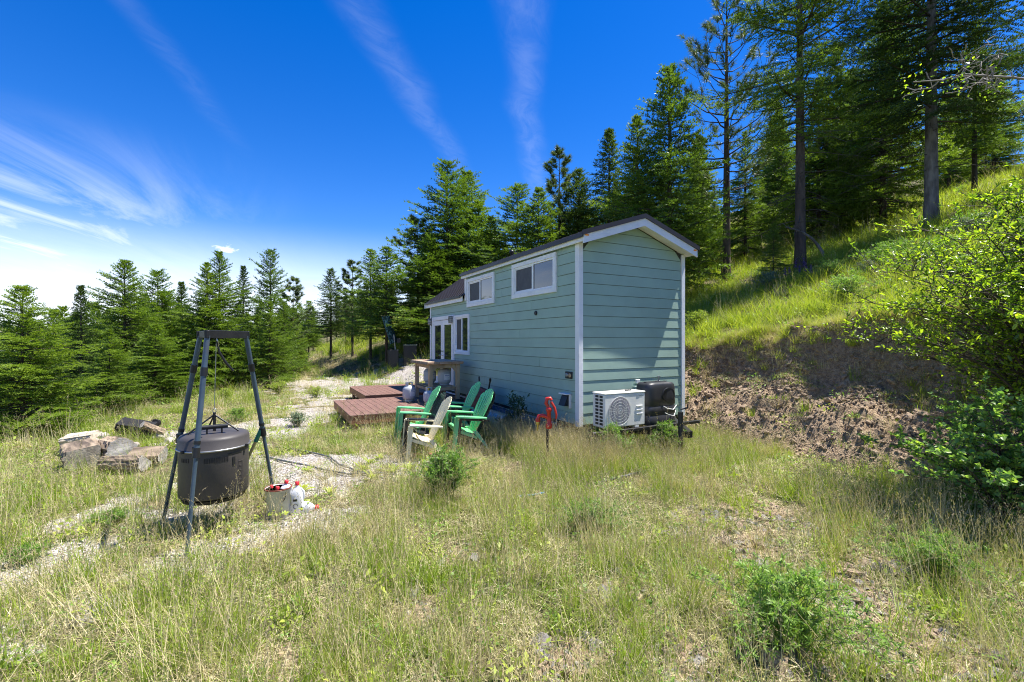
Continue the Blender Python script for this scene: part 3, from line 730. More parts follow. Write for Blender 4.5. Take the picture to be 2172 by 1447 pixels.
# ------------------------------------------------------------ decks
def deck(p0, p1, q0, q1, zt, label, legs):
    r = root('deck_platform', W((p0+p1)/2, (q0+q1)/2, 0), TH, label, 'deck')
    cx, cy = (p0+p1)/2, (q0+q1)/2
    def B(mb, n, mt, par=r):
        mb.V = [(v[0]-cx, v[1]-cy, v[2]) for v in mb.V]; return mb.build(n, mt, par)
    x = p0-.01
    while x < p1-.02:
        x1 = min(x+.138, p1+.01); dz = random.uniform(-.0015, .0015)
        B(MB().bbox(x, x1, q0-.012, q1+.012, zt-.025+dz, zt+dz, .003), 'deck_board', M['deckboard']); x = x1+.006
    for a in ((p0+.004, p1-.004, q0, q0+.038), (p0+.004, p1-.004, q1-.038, q1), (p0, p0+.038, q0+.04, q1-.04), (p1-.038, p1, q0+.04, q1-.04)):
        B(MB().bbox(a[0], a[1], a[2], a[3], zt-.025-.165, zt-.027, .004), 'rim_joist', M['stain'])
    for a, b in legs:
        B(MB().bbox(a, a+.09, b, b+.09, -.06, zt-.03, .004), 'leg', M['stain'])
    return r
deck(1.46, 4.40, 9.49, 12.04, .33, 'near brown deck platform of composite boards carrying the bar table', [(1.52, 9.55), (4.2, 9.55), (1.52, 11.88), (4.2, 11.88), (2.9, 9.55)])
deck(2.30, 4.42, 12.5, 15.1, .36, 'far brown deck platform in front of the french doors', [(2.36, 12.56), (4.2, 12.56), (2.36, 14.9), (4.2, 14.9)])

# ------------------------------------------------------------ bar table
tb = root('bar_table', W(3.82, 11.15, .335), TH, 'rustic wooden bar table with thick plank top on near deck', 'table')
hx, hy = .43, .66
for (x0, x1, mt) in ((-hx-.03, -.17, 'woodtop'), (-.165, .13, 'woodtop'), (.135, hx+.03, 'woodtop')):
    MB().bbox(x0, x1, -hy-.03, hy+.03, .905, .975, .012).build('top_plank', M[mt], tb)
MB().bbox(-hx-.055, -hx-.032, -hy-.035, hy+.035, .90, .972, .008).build('live_edge', M['woodend'], tb)
for x in (-hx+.08, hx-.08):
    for y in (-hy+.1, hy-.1):
        MB().bbox(x-.045, x+.045, y-.045, y+.045, 0, .90, .006).build('leg', M['wood'], tb)
for y in (-hy+.1, hy-.1):
    MB().bbox(-hx+.125, hx-.125, y-.02, y+.02, .81, .90, .004).build('apron', M['wood'], tb)
    MB().bbox(-hx+.125, hx-.125, y-.02, y+.02, .26, .33, .004).build('stretcher', M['wood'], tb)
for x in (-hx+.08, hx-.08):
    MB().bbox(x-.02, x+.02, -hy+.145, hy-.145, .81, .90, .004).build('apron', M['wood'], tb)
    MB().bbox(x-.02, x+.02, -hy+.145, hy-.145, .26, .33, .004).build('stretcher', M['wood'], tb)
for x in np.arange(-.26, .27, .13): MB().bbox(x-.055, x+.055, -hy+.06, hy-.06, .332, .352, .003).build('shelf_slat', M['wood'], tb)
for x, y, s in ((-hx+.125, -hy+.1, 1), (hx-.125, -hy+.1, -1)):
    br = MB().prism([(x, .81), (x, .70), (x+s*.11, .81)], 1, y-.02, y+.02); br.build('brace', M['wood'], tb)

# propane tanks
def ptank(label, loc, rz, s=1.0, writing=True):
    r = root('propane_tank', loc, rz, label, 'propane tank', 'propane tanks around the bar table')
    R = .155*s
    prof = [(R*.7, .03), (R*.72, .04)]
    prof = [(.02, .03), (R*.75, .045), (R*.97, .09), (R, .13), (R, .27*s), (R*.96, .31*s), (R*.75, .355*s), (R*.35, .38*s), (.02, .385*s)]
    MB().lathe(prof, n=28).build('body', M['tank'], r)
    MB().lathe([(R*.68, 0), (R*.70, 0), (R*.70, .05), (R*.66, .05), (R*.66, 0)], n=24).build('foot_ring', M['tank'], r)
    c = MB(); z0, z1 = .365*s, .46*s
    def f(u, v):
        a = -PI/2+.75+u*(2*PI-1.5); return ((R*.56*math.cos(a), R*.56*math.sin(a), z0+(z1-z0)*v), (math.cos(a), math.sin(a), 0))
    c.sheet(f, 20, 2, .004); c.build('collar', M['tank'], r)
    v = MB().tube([(0, 0, .38*s), (0, 0, .43*s)], .018, 10); v.tube([(-.03, 0, .42*s), (.05, 0, .42*s)], .012, 8); v.lathe([(.03, 0), (.03, .015)], (0, 0, .43*s), 12); v.build('valve', M['brass'], r)
    if writing:
        lb = MB()
        def g(u, v): a = -PI/2-.45+u*.9; return ((R*1.004*math.cos(a), R*1.004*math.sin(a), .14+.13*s*v), (math.cos(a), math.sin(a), 0))
        lb.sheet(g, 8, 1, .002); lo = lb.build('label_sticker', M['label'], r)
        tx = MB()
        for i in range(4):
            def g2(u, v, i=i): a = -PI/2-.36+u*(.7 if i % 2 else .5); zz = .16+i*.026*s; return ((R*1.012*math.cos(a), R*1.012*math.sin(a), zz+(.012 if i == 3 else .005)*v), (math.cos(a), math.sin(a), 0))
            tx.sheet(g2, 6, 1, .001)
        tx.build('printed_lines', M['bluetext'], lo)
    return r
ptank('white propane tank with blue lettering standing left of the table on the deck', W(3.05, 10.95, .335), TH+.3, 1.02)
ptank('small white propane tank standing in front of the table leg', W(3.32, 10.25, .335), TH, .84)
ptank('large white propane tank on the table shelf', W(3.97, 11.0, .335+.354), TH+.1, 1.1)
ptank('propane tank at the back of the table shelf partly behind another tank', W(3.75, 11.5, .335+.354), TH+.2, 1.05)

# ------------------------------------------------------------ adirondack chairs
def chair(label, mt, loc, face, s=1.0, tilt=0):
    r = root('adirondack_chair', loc, math.atan2(face[1], face[0])-PI/2, label, 'chair', 'plastic adirondack chairs beside the deck'); r.scale = (s, s*.72, s)
    m_ = M[mt]
    # seat shell: five slats front to back with slots
    n = 6; sw = .50/n
    st = MB()
    def seatf(x0, x1):
        def f(u, v):
            y = .30-.52*v; z = .385-.15*v-.035*math.sin(PI*v)
            if v < .12: z -= (.12-v)*(.12-v)*5
            x = x0+(x1-x0)*u; return ((x*(1-.12*v), y, z + .02*(abs(x)/.25)**2), (0, .2, 1))
        return f
    for i in range(n): st.sheet(seatf(-.25+i*sw+.005, -.25+(i+1)*sw-.005), 2, 10, .014)
    st.bbox(-.25, .25, .285, .305, .315, .375, .006)
    st.sheet(lambda u, v: ((-.245+.49*u, .06+.05*v, .318-.03*(.5-v)), (0, .25, 1)), 8, 1, .012)
    st.build('seat', m_, r)
    bk = MB(); nb = 7
    def backf(i):
        def f(u, v):
            w = .185+.115*min(1, v*1.5)
            xx = -1+2*(i+.17+u*.66)/nb
            top = 1-.20*abs(xx)**2.2
            vv = v*top
            x = xx*w; y = -.21-.40*vv-.06*vv*vv; z = .24+.72*vv
            y += .05*(xx*xx)
            return ((x, y, z), (0, .85, .5))
        return f
    for i in range(nb): bk.sheet(backf(i), 2, 12, .014)
    for v0, v1 in ((.0, .10), (.34, .42), (.86, .97)):
        def bf(u, v, v0=v0, v1=v1):
            xx = -.97+1.94*u; w = .185+.115*min(1, (v0+(v1-v0)*v)*1.5); vv = (v0+(v1-v0)*v)*(1-.20*abs(xx)**2.2)
            return ((xx*w, -.216-.40*vv-.06*vv*vv+.05*xx*xx, .24+.72*vv-.004), (0, .85, .5))
        bk.sheet(bf, 12, 1, .012)
    bk.build('backrest', m_, r)
    for sx_ in (-1, 1):
        def af(u, v, sx_=sx_):
            w = .055+.02*math.sin(PI*min(1, v*1.3)); y = .33-.72*v; x = sx_*(.315-.04*max(0, v-.6)) + (u-.5)*2*w
            return ((x, y, .575-.03*v-.025*v*v-.008*abs(u-.5)*2), (0, 0, 1))
        MB().sheet(af, 4, 12, .022).build('arm', m_, r)
        fl = MB()
        pts = [((.315, .315), .56), ((.318, .335), .30), ((.325, .36), .0)]
        def lf(u, v, sx_=sx_):
            w = .05-.02*v; y = .30+.07*v + (u-.5)*2*w; return ((sx_*(.325+.02*v), y, .56*(1-v)), (sx_, 0, .04))
        fl.sheet(lf, 2, 8, .022)
        def lf2(u, v, sx_=sx_):
            w = .042-.018*v; return ((sx_*(.325+.02*v)+sx_*(-.042+w)+(u-.5)*2*w*1.0 - sx_*.0, .345+.065*v, .56*(1-v)), (0, 1, .1))
        fl.sheet(lf2, 2, 8, .016)
        fl.build('leg', m_, r)
        rl = MB()
        def rf(u, v, sx_=sx_):
            y = -.15-.30*v + (u-.5)*2*(.055-.028*v); return ((sx_*(.225+.07*v), y, .30*(1-v)), (sx_, 0, .2))
        rl.sheet(rf, 2, 6, .024); rl.build('leg', m_, r)
        sr = MB()
        def rr(u, v, sx_=sx_): y = .30-.50*v; return ((sx_*(.285-.05*v), y, .385-.15*v-.02-.05*(1-u)), (sx_, 0, 0))
        sr.sheet(rr, 1, 8, .016); sr.build('side_rail', m_, r)
    return r
def g0(x, y, dz=0): return (x, y, tz(x, y)+dz-.005)
chair('green plastic adirondack chair nearest the deck corner, standing behind the black one', 'green', g0(-1.80, 8.24), (-.95, -.30), 1.03)
chair('black plastic adirondack chair squeezed between the cream and green chairs', 'blackch', g0(-1.60, 7.78), (-.94, -.33), .97)
chair('cream plastic adirondack chair in front of the others', 'cream', g0(-1.42, 7.20), (-.945, -.325), .96)
chair('green plastic adirondack chair at the back against the rusty wheelbarrow', 'green', g0(-1.12, 8.9), (-.95, -.30), 1.05)
chair('green plastic adirondack chair closest to the steel culvert pipe', 'green', g0(-.80, 7.70, .03), (-.93, -.37), 1.0)
chair('dark brown plastic adirondack chair nested under the green one by the culvert', 'brownch', g0(-.765, 7.745, -.015), (-.93, -.37), 1.0)
v = on_ground(905, 970); tag(MB().bbox(-.22, .22, -.05, .05, 0, .06, .006).build('lumber_offcut', M['stain'], None, (v.x, v.y, v.z-.005), (0, 0, .35)), 'short red stained board lying on gravel under the cream chair', 'board')

# ------------------------------------------------------------ wheelbarrow standing on edge against the wall
wb = root('wheelbarrow', W(4.12, 9.15, 0), TH, 'rusty red wheelbarrow tipped up against the house behind the chairs', 'wheelbarrow')
def tray(u, v):
    a = (u-.5)*2; b = v; dep = .20*(1-abs(a)**4)*(1-abs(2*b-1)**4)
    return ((-.1-dep+.18*(b-.5), a*.42*(1-.15*b), .10+.68*b), (-1, 0, .2))
MB().sheet(tray, 14, 14, .008).build('tray', M['rust'], wb)
rm = MB().tube([(.0-.1+.18*(b-.5), a*.42*(1-.15*b), .10+.68*b) for a, b in [(-1, 0), (-1, .5), (-1, 1), (0, 1.03), (1, 1), (1, .5), (1, 0), (0, -.03), (-1, 0)]], .014, 6)
rm.build('rim_bar', M['black'], wb)
for s_ in (-1, 1): MB().tube([(.02, s_*.18, .05), (.1, s_*.24, .75), (.12, s_*.3, 1.0)], .018, 8).build('handle', M['steel_dk'], wb)
wl = MB().lathe([(.05, -.03), (.15, -.045), (.19, -.03), (.2, 0), (.19, .03), (.15, .045), (.05, .03)], n=22, M=Matrix.Translation((.16, -.1, .22)) @ Matrix.Rotation(PI/2, 4, 'Y')); wl.build('wheel', M['black'], wb)
tb2 = MB()
tub = tag(MB().lathe([(.20, 0), (.27, .02), (.33, .42), (.35, .44), (.33, .44), (.25, .05), (.02, .04)], n=30).build('tub', M['black'], None, W(4.12, 9.75, .0), (0, 0, 0)), 'black plastic tub behind the wheelbarrow by the house wall', 'tub')

# ------------------------------------------------------------ culvert pipe, blue panel, hydrant
cv = root('culvert_pipe', W(3.98, 8.3, .21), TH, 'galvanized corrugated culvert pipe lying beside the house', 'pipe')
V = []; F = []; n = 28; m = 50
for j in range(m+1):
    yy = -.75+1.5*j/m; rr_ = .205+.006*math.sin(j*2.0)
    for k in range(n): a = 2*PI*k/n; V.append((rr_*math.cos(a), yy, rr_*math.sin(a)))
for j in range(m):
    for k in range(n): F.append((j*n+k, (j+1)*n+k, (j+1)*n+(k+1) % n, j*n+(k+1) % n))
MB().add(V, F, True).build('barrel', M['galv'], cv)
MB().lathe([(.19, -.752), (.215, -.752), (.215, -.73), (.19, -.73), (.19, -.752)], n=28, M=Matrix.Rotation(-PI/2, 4, 'X')).build('rim', M['galv'], cv)
bp = root('blue_panel', W(4.36, 7.4, 0), TH, 'long faded blue metal sheet leaning along the trailer skirt', 'metal sheet')
pl = MB(); P_ = [(-1.15, .0), (-.72, .27), (-.60, .33), (1.9, .36), (1.9, 0)]
V = [(.0+.16*(z/.36)*1.0, y, z) for y, z in P_] + [(.016+.16*(z/.36), y, z) for y, z in P_]
nn = len(P_); pl.add(V, [tuple(range(nn)), tuple(range(nn, 2*nn))[::-1]] + [(i, i+nn, (i+1) % nn+nn, (i+1) % nn) for i in range(nn)]); pl.build('sheet', M['bluepanel'], bp)
MB().tube([(-.004, -1.15, .01), (.116, -.72, .275), (.142, -.60, .335), (.155, 1.9, .365)], .012, 6).build('folded_edge', M['galv'], bp)
hl = Vector((.50, 6.42, 0)); hl.z = tz(hl.x, hl.y)
hy_ = root('yard_hydrant', hl, math.radians(-8), 'red frost-free yard hydrant with lever handle near the house corner', 'hydrant')
MB().tube([(0, 0, -.05), (0, 0, .60)], .018, 10).build('standpipe', M['steel_dk'], hy_)
hd = MB().lathe([(.03, .56), (.045, .57), (.045, .62), (.032, .64), (.030, .80), (.042, .81), (.042, .85), (.02, .87)], (0.02, 0, 0), 14)
hd.tube([(0.02, 0, .72), (-.07, 0, .745), (-.12, 0, .735), (-.135, 0, .68)], [.028, .026, .026, .03], 10)
hd.tube([(-.135, 0, .69), (-.135, 0, .655)], .035, 10)
hd.build('head_casting', M['hyd'], hy_)
lv = MB().tube([(0.03, 0, .84), (-.02, 0, .92), (-.005, 0, .985), (.04, 0, .99), (.06, 0, .96)], [.02, .026, .028, .024, .018], 8)
lv.tube([(.05, 0, .94), (.10, 0, .86), (.125, 0, .76), (.12, 0, .70)], [.018, .017, .015, .012], 8); lv.build('lever', M['hyd'], hy_)
MB().tube([(.03, 0, .98), (.03, 0, .66)], .008, 6).tube([(.12, 0, .73), (.13, 0, .6), (.15, .01, .52)], .005, 6).build('pull_rod', M['galv'], hy_)
MB().lathe([(.028, -.03), (.032, 0), (.024, .02)], (-.135, 0, .645), 12).tube([(-.135, 0, .62), (-.14, 0, .53)], .012, 8).build('hose_fitting', M['brass'], hy_)

# ------------------------------------------------------------ tripod and hanging barrel
FT = [G(395, 1182), G(345, 1112), G(586, 1070)]
ctr = (FT[0]+FT[1]+FT[2])/3
tr = root('tripod_stand', (ctr.x, ctr.y, 0), 0, 'blue-grey steel tube tripod stand holding up the round barrel', 'tripod')
def tp(px, t, z): return Vector(((px-1086)/965*t, t, z))
TOPS = [tp(440, 4.08, 1.87), tp(425, 4.42, 1.87), tp(522, 4.62, 1.87)]
for f, t_ in zip(FT, TOPS):
    f = Vector((f.x, f.y, tz(f.x, f.y)-.03)) - Vector((ctr.x, ctr.y, 0)); t_ = t_ - Vector((ctr.x, ctr.y, 0))
    L = MB().tube([f, f+(t_-f)*.46], .017, 14); L.tube([f+(t_-f)*.46, t_], .0225, 14)
    lo = L.build('leg', M['legblue'], tr)
    for s0, s1, r in ((.50, .515, .027), (.81, .85, .029), (.44, .485, .029)):
        c = MB().tube([f+(t_-f)*s0, f+(t_-f)*s1], r, 14)
        if s0 != .44: c.build('collar', M['black'], lo)
    m_ = f+(t_-f)*.47; c.bbox(m_.x-.035, m_.x+.01, m_.y-.01, m_.y+.01, m_.z-.02, m_.z+.035, .004)
    c.build('collar', M['black'], lo)
TT = [t_-Vector((ctr.x, ctr.y, 0)) for t_ in TOPS]
for a, b in ((0, 1), (1, 2), (2, 0)):
    A, B_ = TT[a], TT[b]; dv = (B_-A); L = dv.length; an = math.atan2(dv.y, dv.x)
    MB().bbox(-.03, L+.03, -.014+a*.003, .014+a*.003, -.02-a*.002, .045+a*.002, .003, Matrix.Translation(A) @ Matrix.Rotation(an, 4, 'Z')).build('top_bracket', M['steel_dk'], tr)
hb_ = Vector(((455-1086)/965*4.46, 4.46, 0))
ba_ = root('hanging_barrel', (hb_.x, hb_.y, 0), 0, 'dark grey lidded round feeder barrel hanging from the tripod by a cable', 'barrel')
RB = .292
MB().lathe([(.02, .33), (RB-.05, .33), (RB-.01, .345), (RB, .36), (RB, .785)], n=56).build('body', M['barrel'], ba_)
MB().lathe([(RB+.001, .785), (RB+.012, .79), (RB+.012, .805), (RB+.006, .81), (RB+.006, .89), (RB-.012, .915), (RB-.06, .93), (.02, .94)], n=56).build('lid', M['barrel'], ba_)
MB().lathe([(RB+.012, .792), (RB+.018, .794), (RB+.018, .806), (RB+.012, .808)], n=56).build('clamp_band', M['galv'], ba_)
MB().lathe([(.02, .28), (.2, .28), (.26, .30), (.27, .33)], n=40).build('base_ring', M['barrel_dk'], ba_)
def onb(a, z, r=RB): return Vector((r*math.cos(a), r*math.sin(a), z))
a0 = -PI/2 - math.atan2(hb_.x, hb_.y)*0 ; a0 = math.atan2(-hb_.y, -hb_.x)   # towards the camera
def patch(a, b, z0, z1, dr, name, mt, parent=ba_, n=3):
    return MB().sheet(lambda u, v: (onb(a+(b-a)*u, z0+(z1-z0)*v, RB+dr), onb(a+(b-a)*u, 0)), n, 1, .004).build(name, mt, parent)
for i in range(15): patch(a0-.28+i*.046, a0-.258+i*.046, .69, .735, .001, 'vent_slot', M['barrel_dk'])
for i in range(5): patch(a0-1.05+i*.07, a0-1.02+i*.07, .70, .735, .001, 'vent_slot', M['barrel_dk'])
patch(a0+.38, a0+.86, .748, .756, .003, 'latch_bar', M['black']); patch(a0+.52, a0+.60, .64, .72, .003, 'latch_tab', M['black'])
ef = MB()      # embossed frame mark
for z0, z1, A, B_ in ((.66, .668, .72, .88), (.44, .448, .72, .88)): ef.sheet(lambda u, v: (onb(a0+A+(B_-A)*u, z0+(z1-z0)*v, RB+.002), onb(a0+A+(B_-A)*u, 0)), 3, 1, .004)
for A in (.72, .88): ef.sheet(lambda u, v: (onb(a0+A-.006+.012*u, .44+.228*v, RB+.002), onb(a0+A, 0)), 1, 1, .004)
for i in range(4): ef.sheet(lambda u, v: (onb(a0+.76+.08*u, .48+i*.045+.008*v, RB+.002), onb(a0+.8, 0)), 2, 1, .004)
ef.build('embossed_mark', M['barrel'], ba_)
bl = MB()
for a in (a0-.9, a0+1.0): 
    c_ = onb(a, .80, RB+.022); bl.tube([c_-Vector((0, 0, .012)), c_+Vector((0, 0, .012))], .016, 8)
bl.build('clamp_bolt', M['black'], ba_)
sp = MB(); apex = Vector((0, 0, 1.10))
for a in (a0+.25+PI, a0+1.15, a0-1.35): sp.tube([apex, Vector((.22*math.cos(a), .22*math.sin(a), .935))], .008, 6)
sp.tube([(0, 0, .93), (0, 0, 1.12)], .013, 8); sp.build('lifting_spider', M['black'], ba_)
hn = MB(); t0 = Vector((math.cos(a0+PI/2), math.sin(a0+PI/2), 0)); c0 = Vector((math.cos(a0)*.12, math.sin(a0)*.12, 0))
hn.tube([c0-t0*.11+Vector((0, 0, 1.0)), c0+t0*.11+Vector((0, 0, 1.0))], .02, 12)
for s_ in (-.06, .06): hn.tube([c0+t0*s_+Vector((0, 0, .93)), c0+t0*s_+Vector((0, 0, 1.0))], .007, 6)
hn.build('lid_handle', M['black'], ba_)
cbm = MB().tube([(0, 0, 1.16), (.02, .0, 1.86)], .0035, 5); cbm.tube([(.016*math.cos(a), 0, 1.135+.022*math.sin(a)) for a in np.linspace(0, 2*PI, 13)], .004, 5)
cbm.build('cable', M['galv'], ba_)
# winch strap inside the tripod head
ws = root('hanging_strap', TOPS[0]+Vector((.02, .1, -.05)), 0, 'short black strap with snap hook hanging from the tripod head', 'strap')
MB().tube([(0, 0, 0), (.01, .02, -.10), (.05, .05, -.20), (.09, .1, -.28)], [.008, .01, .012, .010], 6).build('webbing', M['black'], ws)
MB().tube([(.0, .0, .02), (.02, .0, -.03), (.0, .01, -.06)], .005, 6).build('snap_hook', M['chrome'], ws)
pk = root('leaning_pole', G(528, 1064), 0, 'short pale pole with green grip leaning behind the hanging barrel', 'pole')
b0 = Vector(G(528, 1064)); e1 = tp(554, 4.85, H-(912-722)/965*4.85)-b0; e0 = tp(525, 4.85, H-(975-722)/965*4.85)-b0
MB().tube([(0, 0, -.02), (-.03, 0.04, .16), (-.07, .06, .32), e0], [.016, .018, .018, .017], 8).build('shaft', mat('cream_shaft', (.55, .50, .32), .5, .15, 6, .1, 40), pk)
mb = MB().tube([e0, e0+(e1-e0)*.6], .017, 8).build('sleeve', mat('yellow_sleeve', (.5, .42, .16), .5, .15, 6, .1, 40), pk)
MB().tube([e0+(e1-e0)*.6, e1], .022, 10).build('grip', mat('green_grip', (.02, .22, .13), .45, .1, 6, .1, 40), pk)

# bucket and jugs
bk0 = G(590, 1098)
bk = root('bucket', bk0, 0, 'rusty grey metal bucket full of empty bleach jugs at the tripod leg', 'bucket')
MB().lathe([(.095, 0), (.10, .005), (.122, .30), (.127, .30), (.127, .31), (.117, .31), (.095, .02), (.01, .02)], n=32).build('pail', M['bucket'], bk)
MB().lathe([(.118, .302), (.130, .302), (.130, .313), (.118, .313), (.118, .302)], n=32).build('rim', M['rust'], bk)
MB().tube([(.127*math.cos(a)*-1, .127*math.sin(a)*.3-.10, .29-.14*math.sin(a)) for a in np.linspace(0, PI, 12)], .004, 6).build('bail_wire', M['steel_dk'], bk)
def jug(label, loc, rot):
    r = root('bleach_jug', loc, 0, label, 'jug', 'white jugs with red caps by the bucket'); r.rotation_euler = rot
    mb = MB(); V = []; F = []; n = 20
    for z, sx, sy in ((0, .055, .04), (.01, .066, .048), (.17, .066, .048), (.20, .058, .042), (.235, .035, .03), (.25, .018, .018), (.27, .018, .018)):
        for k in range(n):
            a = 2*PI*k/n; c, s_ = math.cos(a), math.sin(a); V.append((sx*math.copysign(abs(c)**.75, c), sy*math.copysign(abs(s_)**.75, s_), z))
    for j in range(6):
        for k in range(n): F.append((j*n+k, j*n+(k+1) % n, (j+1)*n+(k+1) % n, (j+1)*n+k))
    mb.add(V, F, True); mb.add(V[:n], [tuple(range(n))[::-1]]); mb.build('body', M['hdpe'], r)
    MB().lathe([(.021, .262), (.022, .29), (.018, .295), (.012, .297)], n=14).build('cap', M['redcap'], r)
    MB().tube([(.05, 0, .12), (.074, 0, .15), (.07, 0, .20), (.035, 0, .235)], .012, 8).build('handle', M['hdpe'], r)
    p = MB().box(-.03, .012, -.0505, -.0485, .125, .145); p.tube([(-.005+.024*math.cos(a), -.0495, .08+.022*math.sin(a)) for a in np.linspace(0, 5, 12)], .003, 5)
    p.build('printed_mark', M['blackprint'], r)
    return r
zb = bk0.z
jug('white jug standing upright beside the grey bucket', (bk0.x+.15, bk0.y+.10, zb), (0, 0, .2)).scale = (.95, .95, 1.15)
jug('white jug sticking highest out of the grey bucket', (bk0.x+.035, bk0.y+.02, zb+.10), (.12, .1, .9)).scale = (.9, .9, .95)
jug('white jug low in the bucket against its left rim', (bk0.x-.05, bk0.y+.01, zb+.05), (0, -.08, .3)).scale = (.8, .8, .95)
jug('white jug low in the middle of the bucket', (bk0.x-.0, bk0.y-.03, zb+.05), (.05, 0, 1.2)).scale = (.8, .8, .95)
jl = G(612, 1091); jug('white crumpled jug lying on its side on the gravel', (jl.x, jl.y, .05), (0, PI/2, .25))
jc = G(655, 1084); tag(MB().lathe([(.02, 0), (.021, .025), (.015, .03)], n=12).build('bottle_cap', M['redcap'], None, (jc.x+.03, jc.y, tz(jc.x, jc.y)+.012), (1.2, 0, .4)), 'loose red cap lying on gravel past the fallen jug', 'cap')

# ------------------------------------------------------------ log pile and fire ring
def log_round(r, L, seed, split=None):
    """log along x; split = list of flat cuts (angle0, angle1) keeping a wedge"""
    rs = random.Random(seed); n = 36; m = 16
    V = []; F = []
    for j in range(m+1):
        x = -L/2+L*j/m
        for k in range(n):
            a = 2*PI*k/n
            rr = 1.12*r*(1+.05*math.sin(2*a+seed)+.03*math.sin(3*a+j*.15)+rs.uniform(-.05, .05)+.05*math.sin(a*13+seed+.6*math.sin(j*.9)))
            y, z = rr*math.cos(a), rr*math.sin(a)
            if split:
                for (nx, nz, dd) in split:
                    e = y*nx+z*nz-dd*r
                    if e > 0: y -= nx*e; z -= nz*e
            V.append((x, y, z))
    for j in range(m):
        for k in range(n): F.append((j*n+k, (j+1)*n+k, (j+1)*n+(k+1) % n, j*n+(k+1) % n))
    return V, F, n, m
def make_log(name, label, r, L, seed, loc, rot, split=None, barkm='logbark', endm='logend', facem='logface'):
    V, F, n, m = log_round(r, L, seed, split)
    rt = root(name, loc, 0, label, 'log', 'firewood logs around the fire ring'); rt.rotation_euler = rot
    bark = []; face = []
    for f in F:
        c = sum((Vector(V[i]) for i in f), Vector())/4
        on = False
        if split:
            for (nx, nz, dd) in split:
                if all(abs(V[i][1]*nx+V[i][2]*nz-dd*r) < 1e-4 for i in f): on = True
        (face if on else bark).append(f)
    MB().add(V, bark, False).build('bark', M[barkm], rt)
    if face: MB().add([(v[0], v[1]*.995+random.uniform(-.001, .001), v[2]) for v in V], face, False).build('split_face', M[facem], rt)
    for j in (0, m):
        e = MB()
        ring_ = [V[j*n+k] for k in range(n)]; cx = sum(v[1] for v in ring_)/n; cz = sum(v[2] for v in ring_)/n
        e.add(ring_+[(ring_[0][0], cx, cz)], [(k, (k+1) % n, n) for k in range(n)])
        e.build('cut_end', M[endm], rt)
    return rt
def LG(px, py, dz): v = on_ground(px, py); return (v.x, v.y, v.z+dz)
make_log('log', 'big round grey-barked log section in the middle of the pile', .17, .36, 3, LG(247, 984, .19), (0, 0, math.radians(-28)))
make_log('log', 'half-split pale log at the left end of the pile, flat face up', .20, .42, 9, LG(178, 990, .17), (.25, .12, math.radians(-40)), [(.1, .99, .75), (.9, -.3, .65)], 'logbark', 'logface')
make_log('log', 'white weathered split log leaning behind the left end of the pile', .11, .42, 12, LG(170, 965, .26), (.2, -.12, math.radians(12)), [(0, 1, .5), (.2, -1, .4)], 'logface', 'logface')
make_log('log', 'split log with shaggy bark lying in front of the round section', .115, .50, 21, LG(266, 1002, .13), (.3, 0, math.radians(6)), [(.8, .6, .45)])
make_log('log', 'split log with pale end lying right of the round section', .12, .40, 25, LG(312, 988, .15), (-.4, 0, math.radians(14)), [(-.7, .7, .5)])
make_log('log', 'charred black log tilted over the fire ring stones', .13, .52, 31, LG(290, 935, .24), (.3, .22, math.radians(18)), [(0, 1, .6)], 'char', 'char', 'char')
make_log('log', 'small split log standing against the charred one', .085, .36, 35, LG(322, 935, .17), (0, .55, math.radians(50)), [(-.3, -.9, .2)], 'logbark', 'logface')
make_log('log', 'black charred lump at the right of the fire ring', .075, .17, 41, LG(338, 932, .12), (.3, .4, .6), None, 'char', 'char')
make_log('log', 'small black charred lump on top at the back of the fire ring', .065, .13, 43, LG(330, 922, .20), (.6, .2, 1.9), None, 'char', 'char')

def rock_mesh(seed, n=1, sq=.7, ang=.32):
    import bmesh
    bm = bmesh.new(); bmesh.ops.create_icosphere(bm, subdivisions=n, radius=1)
    rs = random.Random(seed)
    cuts = [(Vector((rs.uniform(-1, 1), rs.uniform(-1, 1), rs.uniform(-1, 1))).normalized(), rs.uniform(.55, .85)) for _ in range(7)]
    for v in bm.verts:
        for nn_, d in cuts:
            e = v.co.dot(nn_)-d
            if e > 0: v.co -= nn_*e
        v.co *= 1+rs.uniform(-.06, .06); v.co.z *= sq
    me = bpy.data.meshes.new('rock'); bm.to_mesh(me); bm.free(); return me
def rocks(mt, seeds, sq=.7, n=1):
    out = []
    for s_ in seeds:
        me = rock_mesh(s_, n, sq); me.materials.append(M[mt]); out.append(me)
    return out
ring_m = rocks('stone', range(5), .6, 2)
fr = root('fire_ring', on_ground(290, 945), 0, 'ring of pale stones around the burnt logs at meadow edge', 'fire ring')
for i in range(26):
    a = i*2*PI/26*1.0+random.uniform(-.1, .1); rr = random.uniform(.52, .78); s_ = random.uniform(.08, .16)
    x, y = rr*math.cos(a)*1.15, rr*math.sin(a)*.8
    z = tz(fr.location.x+x, fr.location.y+y)-fr.location.z
    link('stone', ring_m[i % 5], fr, (x, y, z+s_*.3+random.choice((0, 0, .07))), (random.uniform(-.4, .4), random.uniform(-.4, .4), random.uniform(0, 6)), (s_, s_*random.uniform(.7, 1.2), s_))

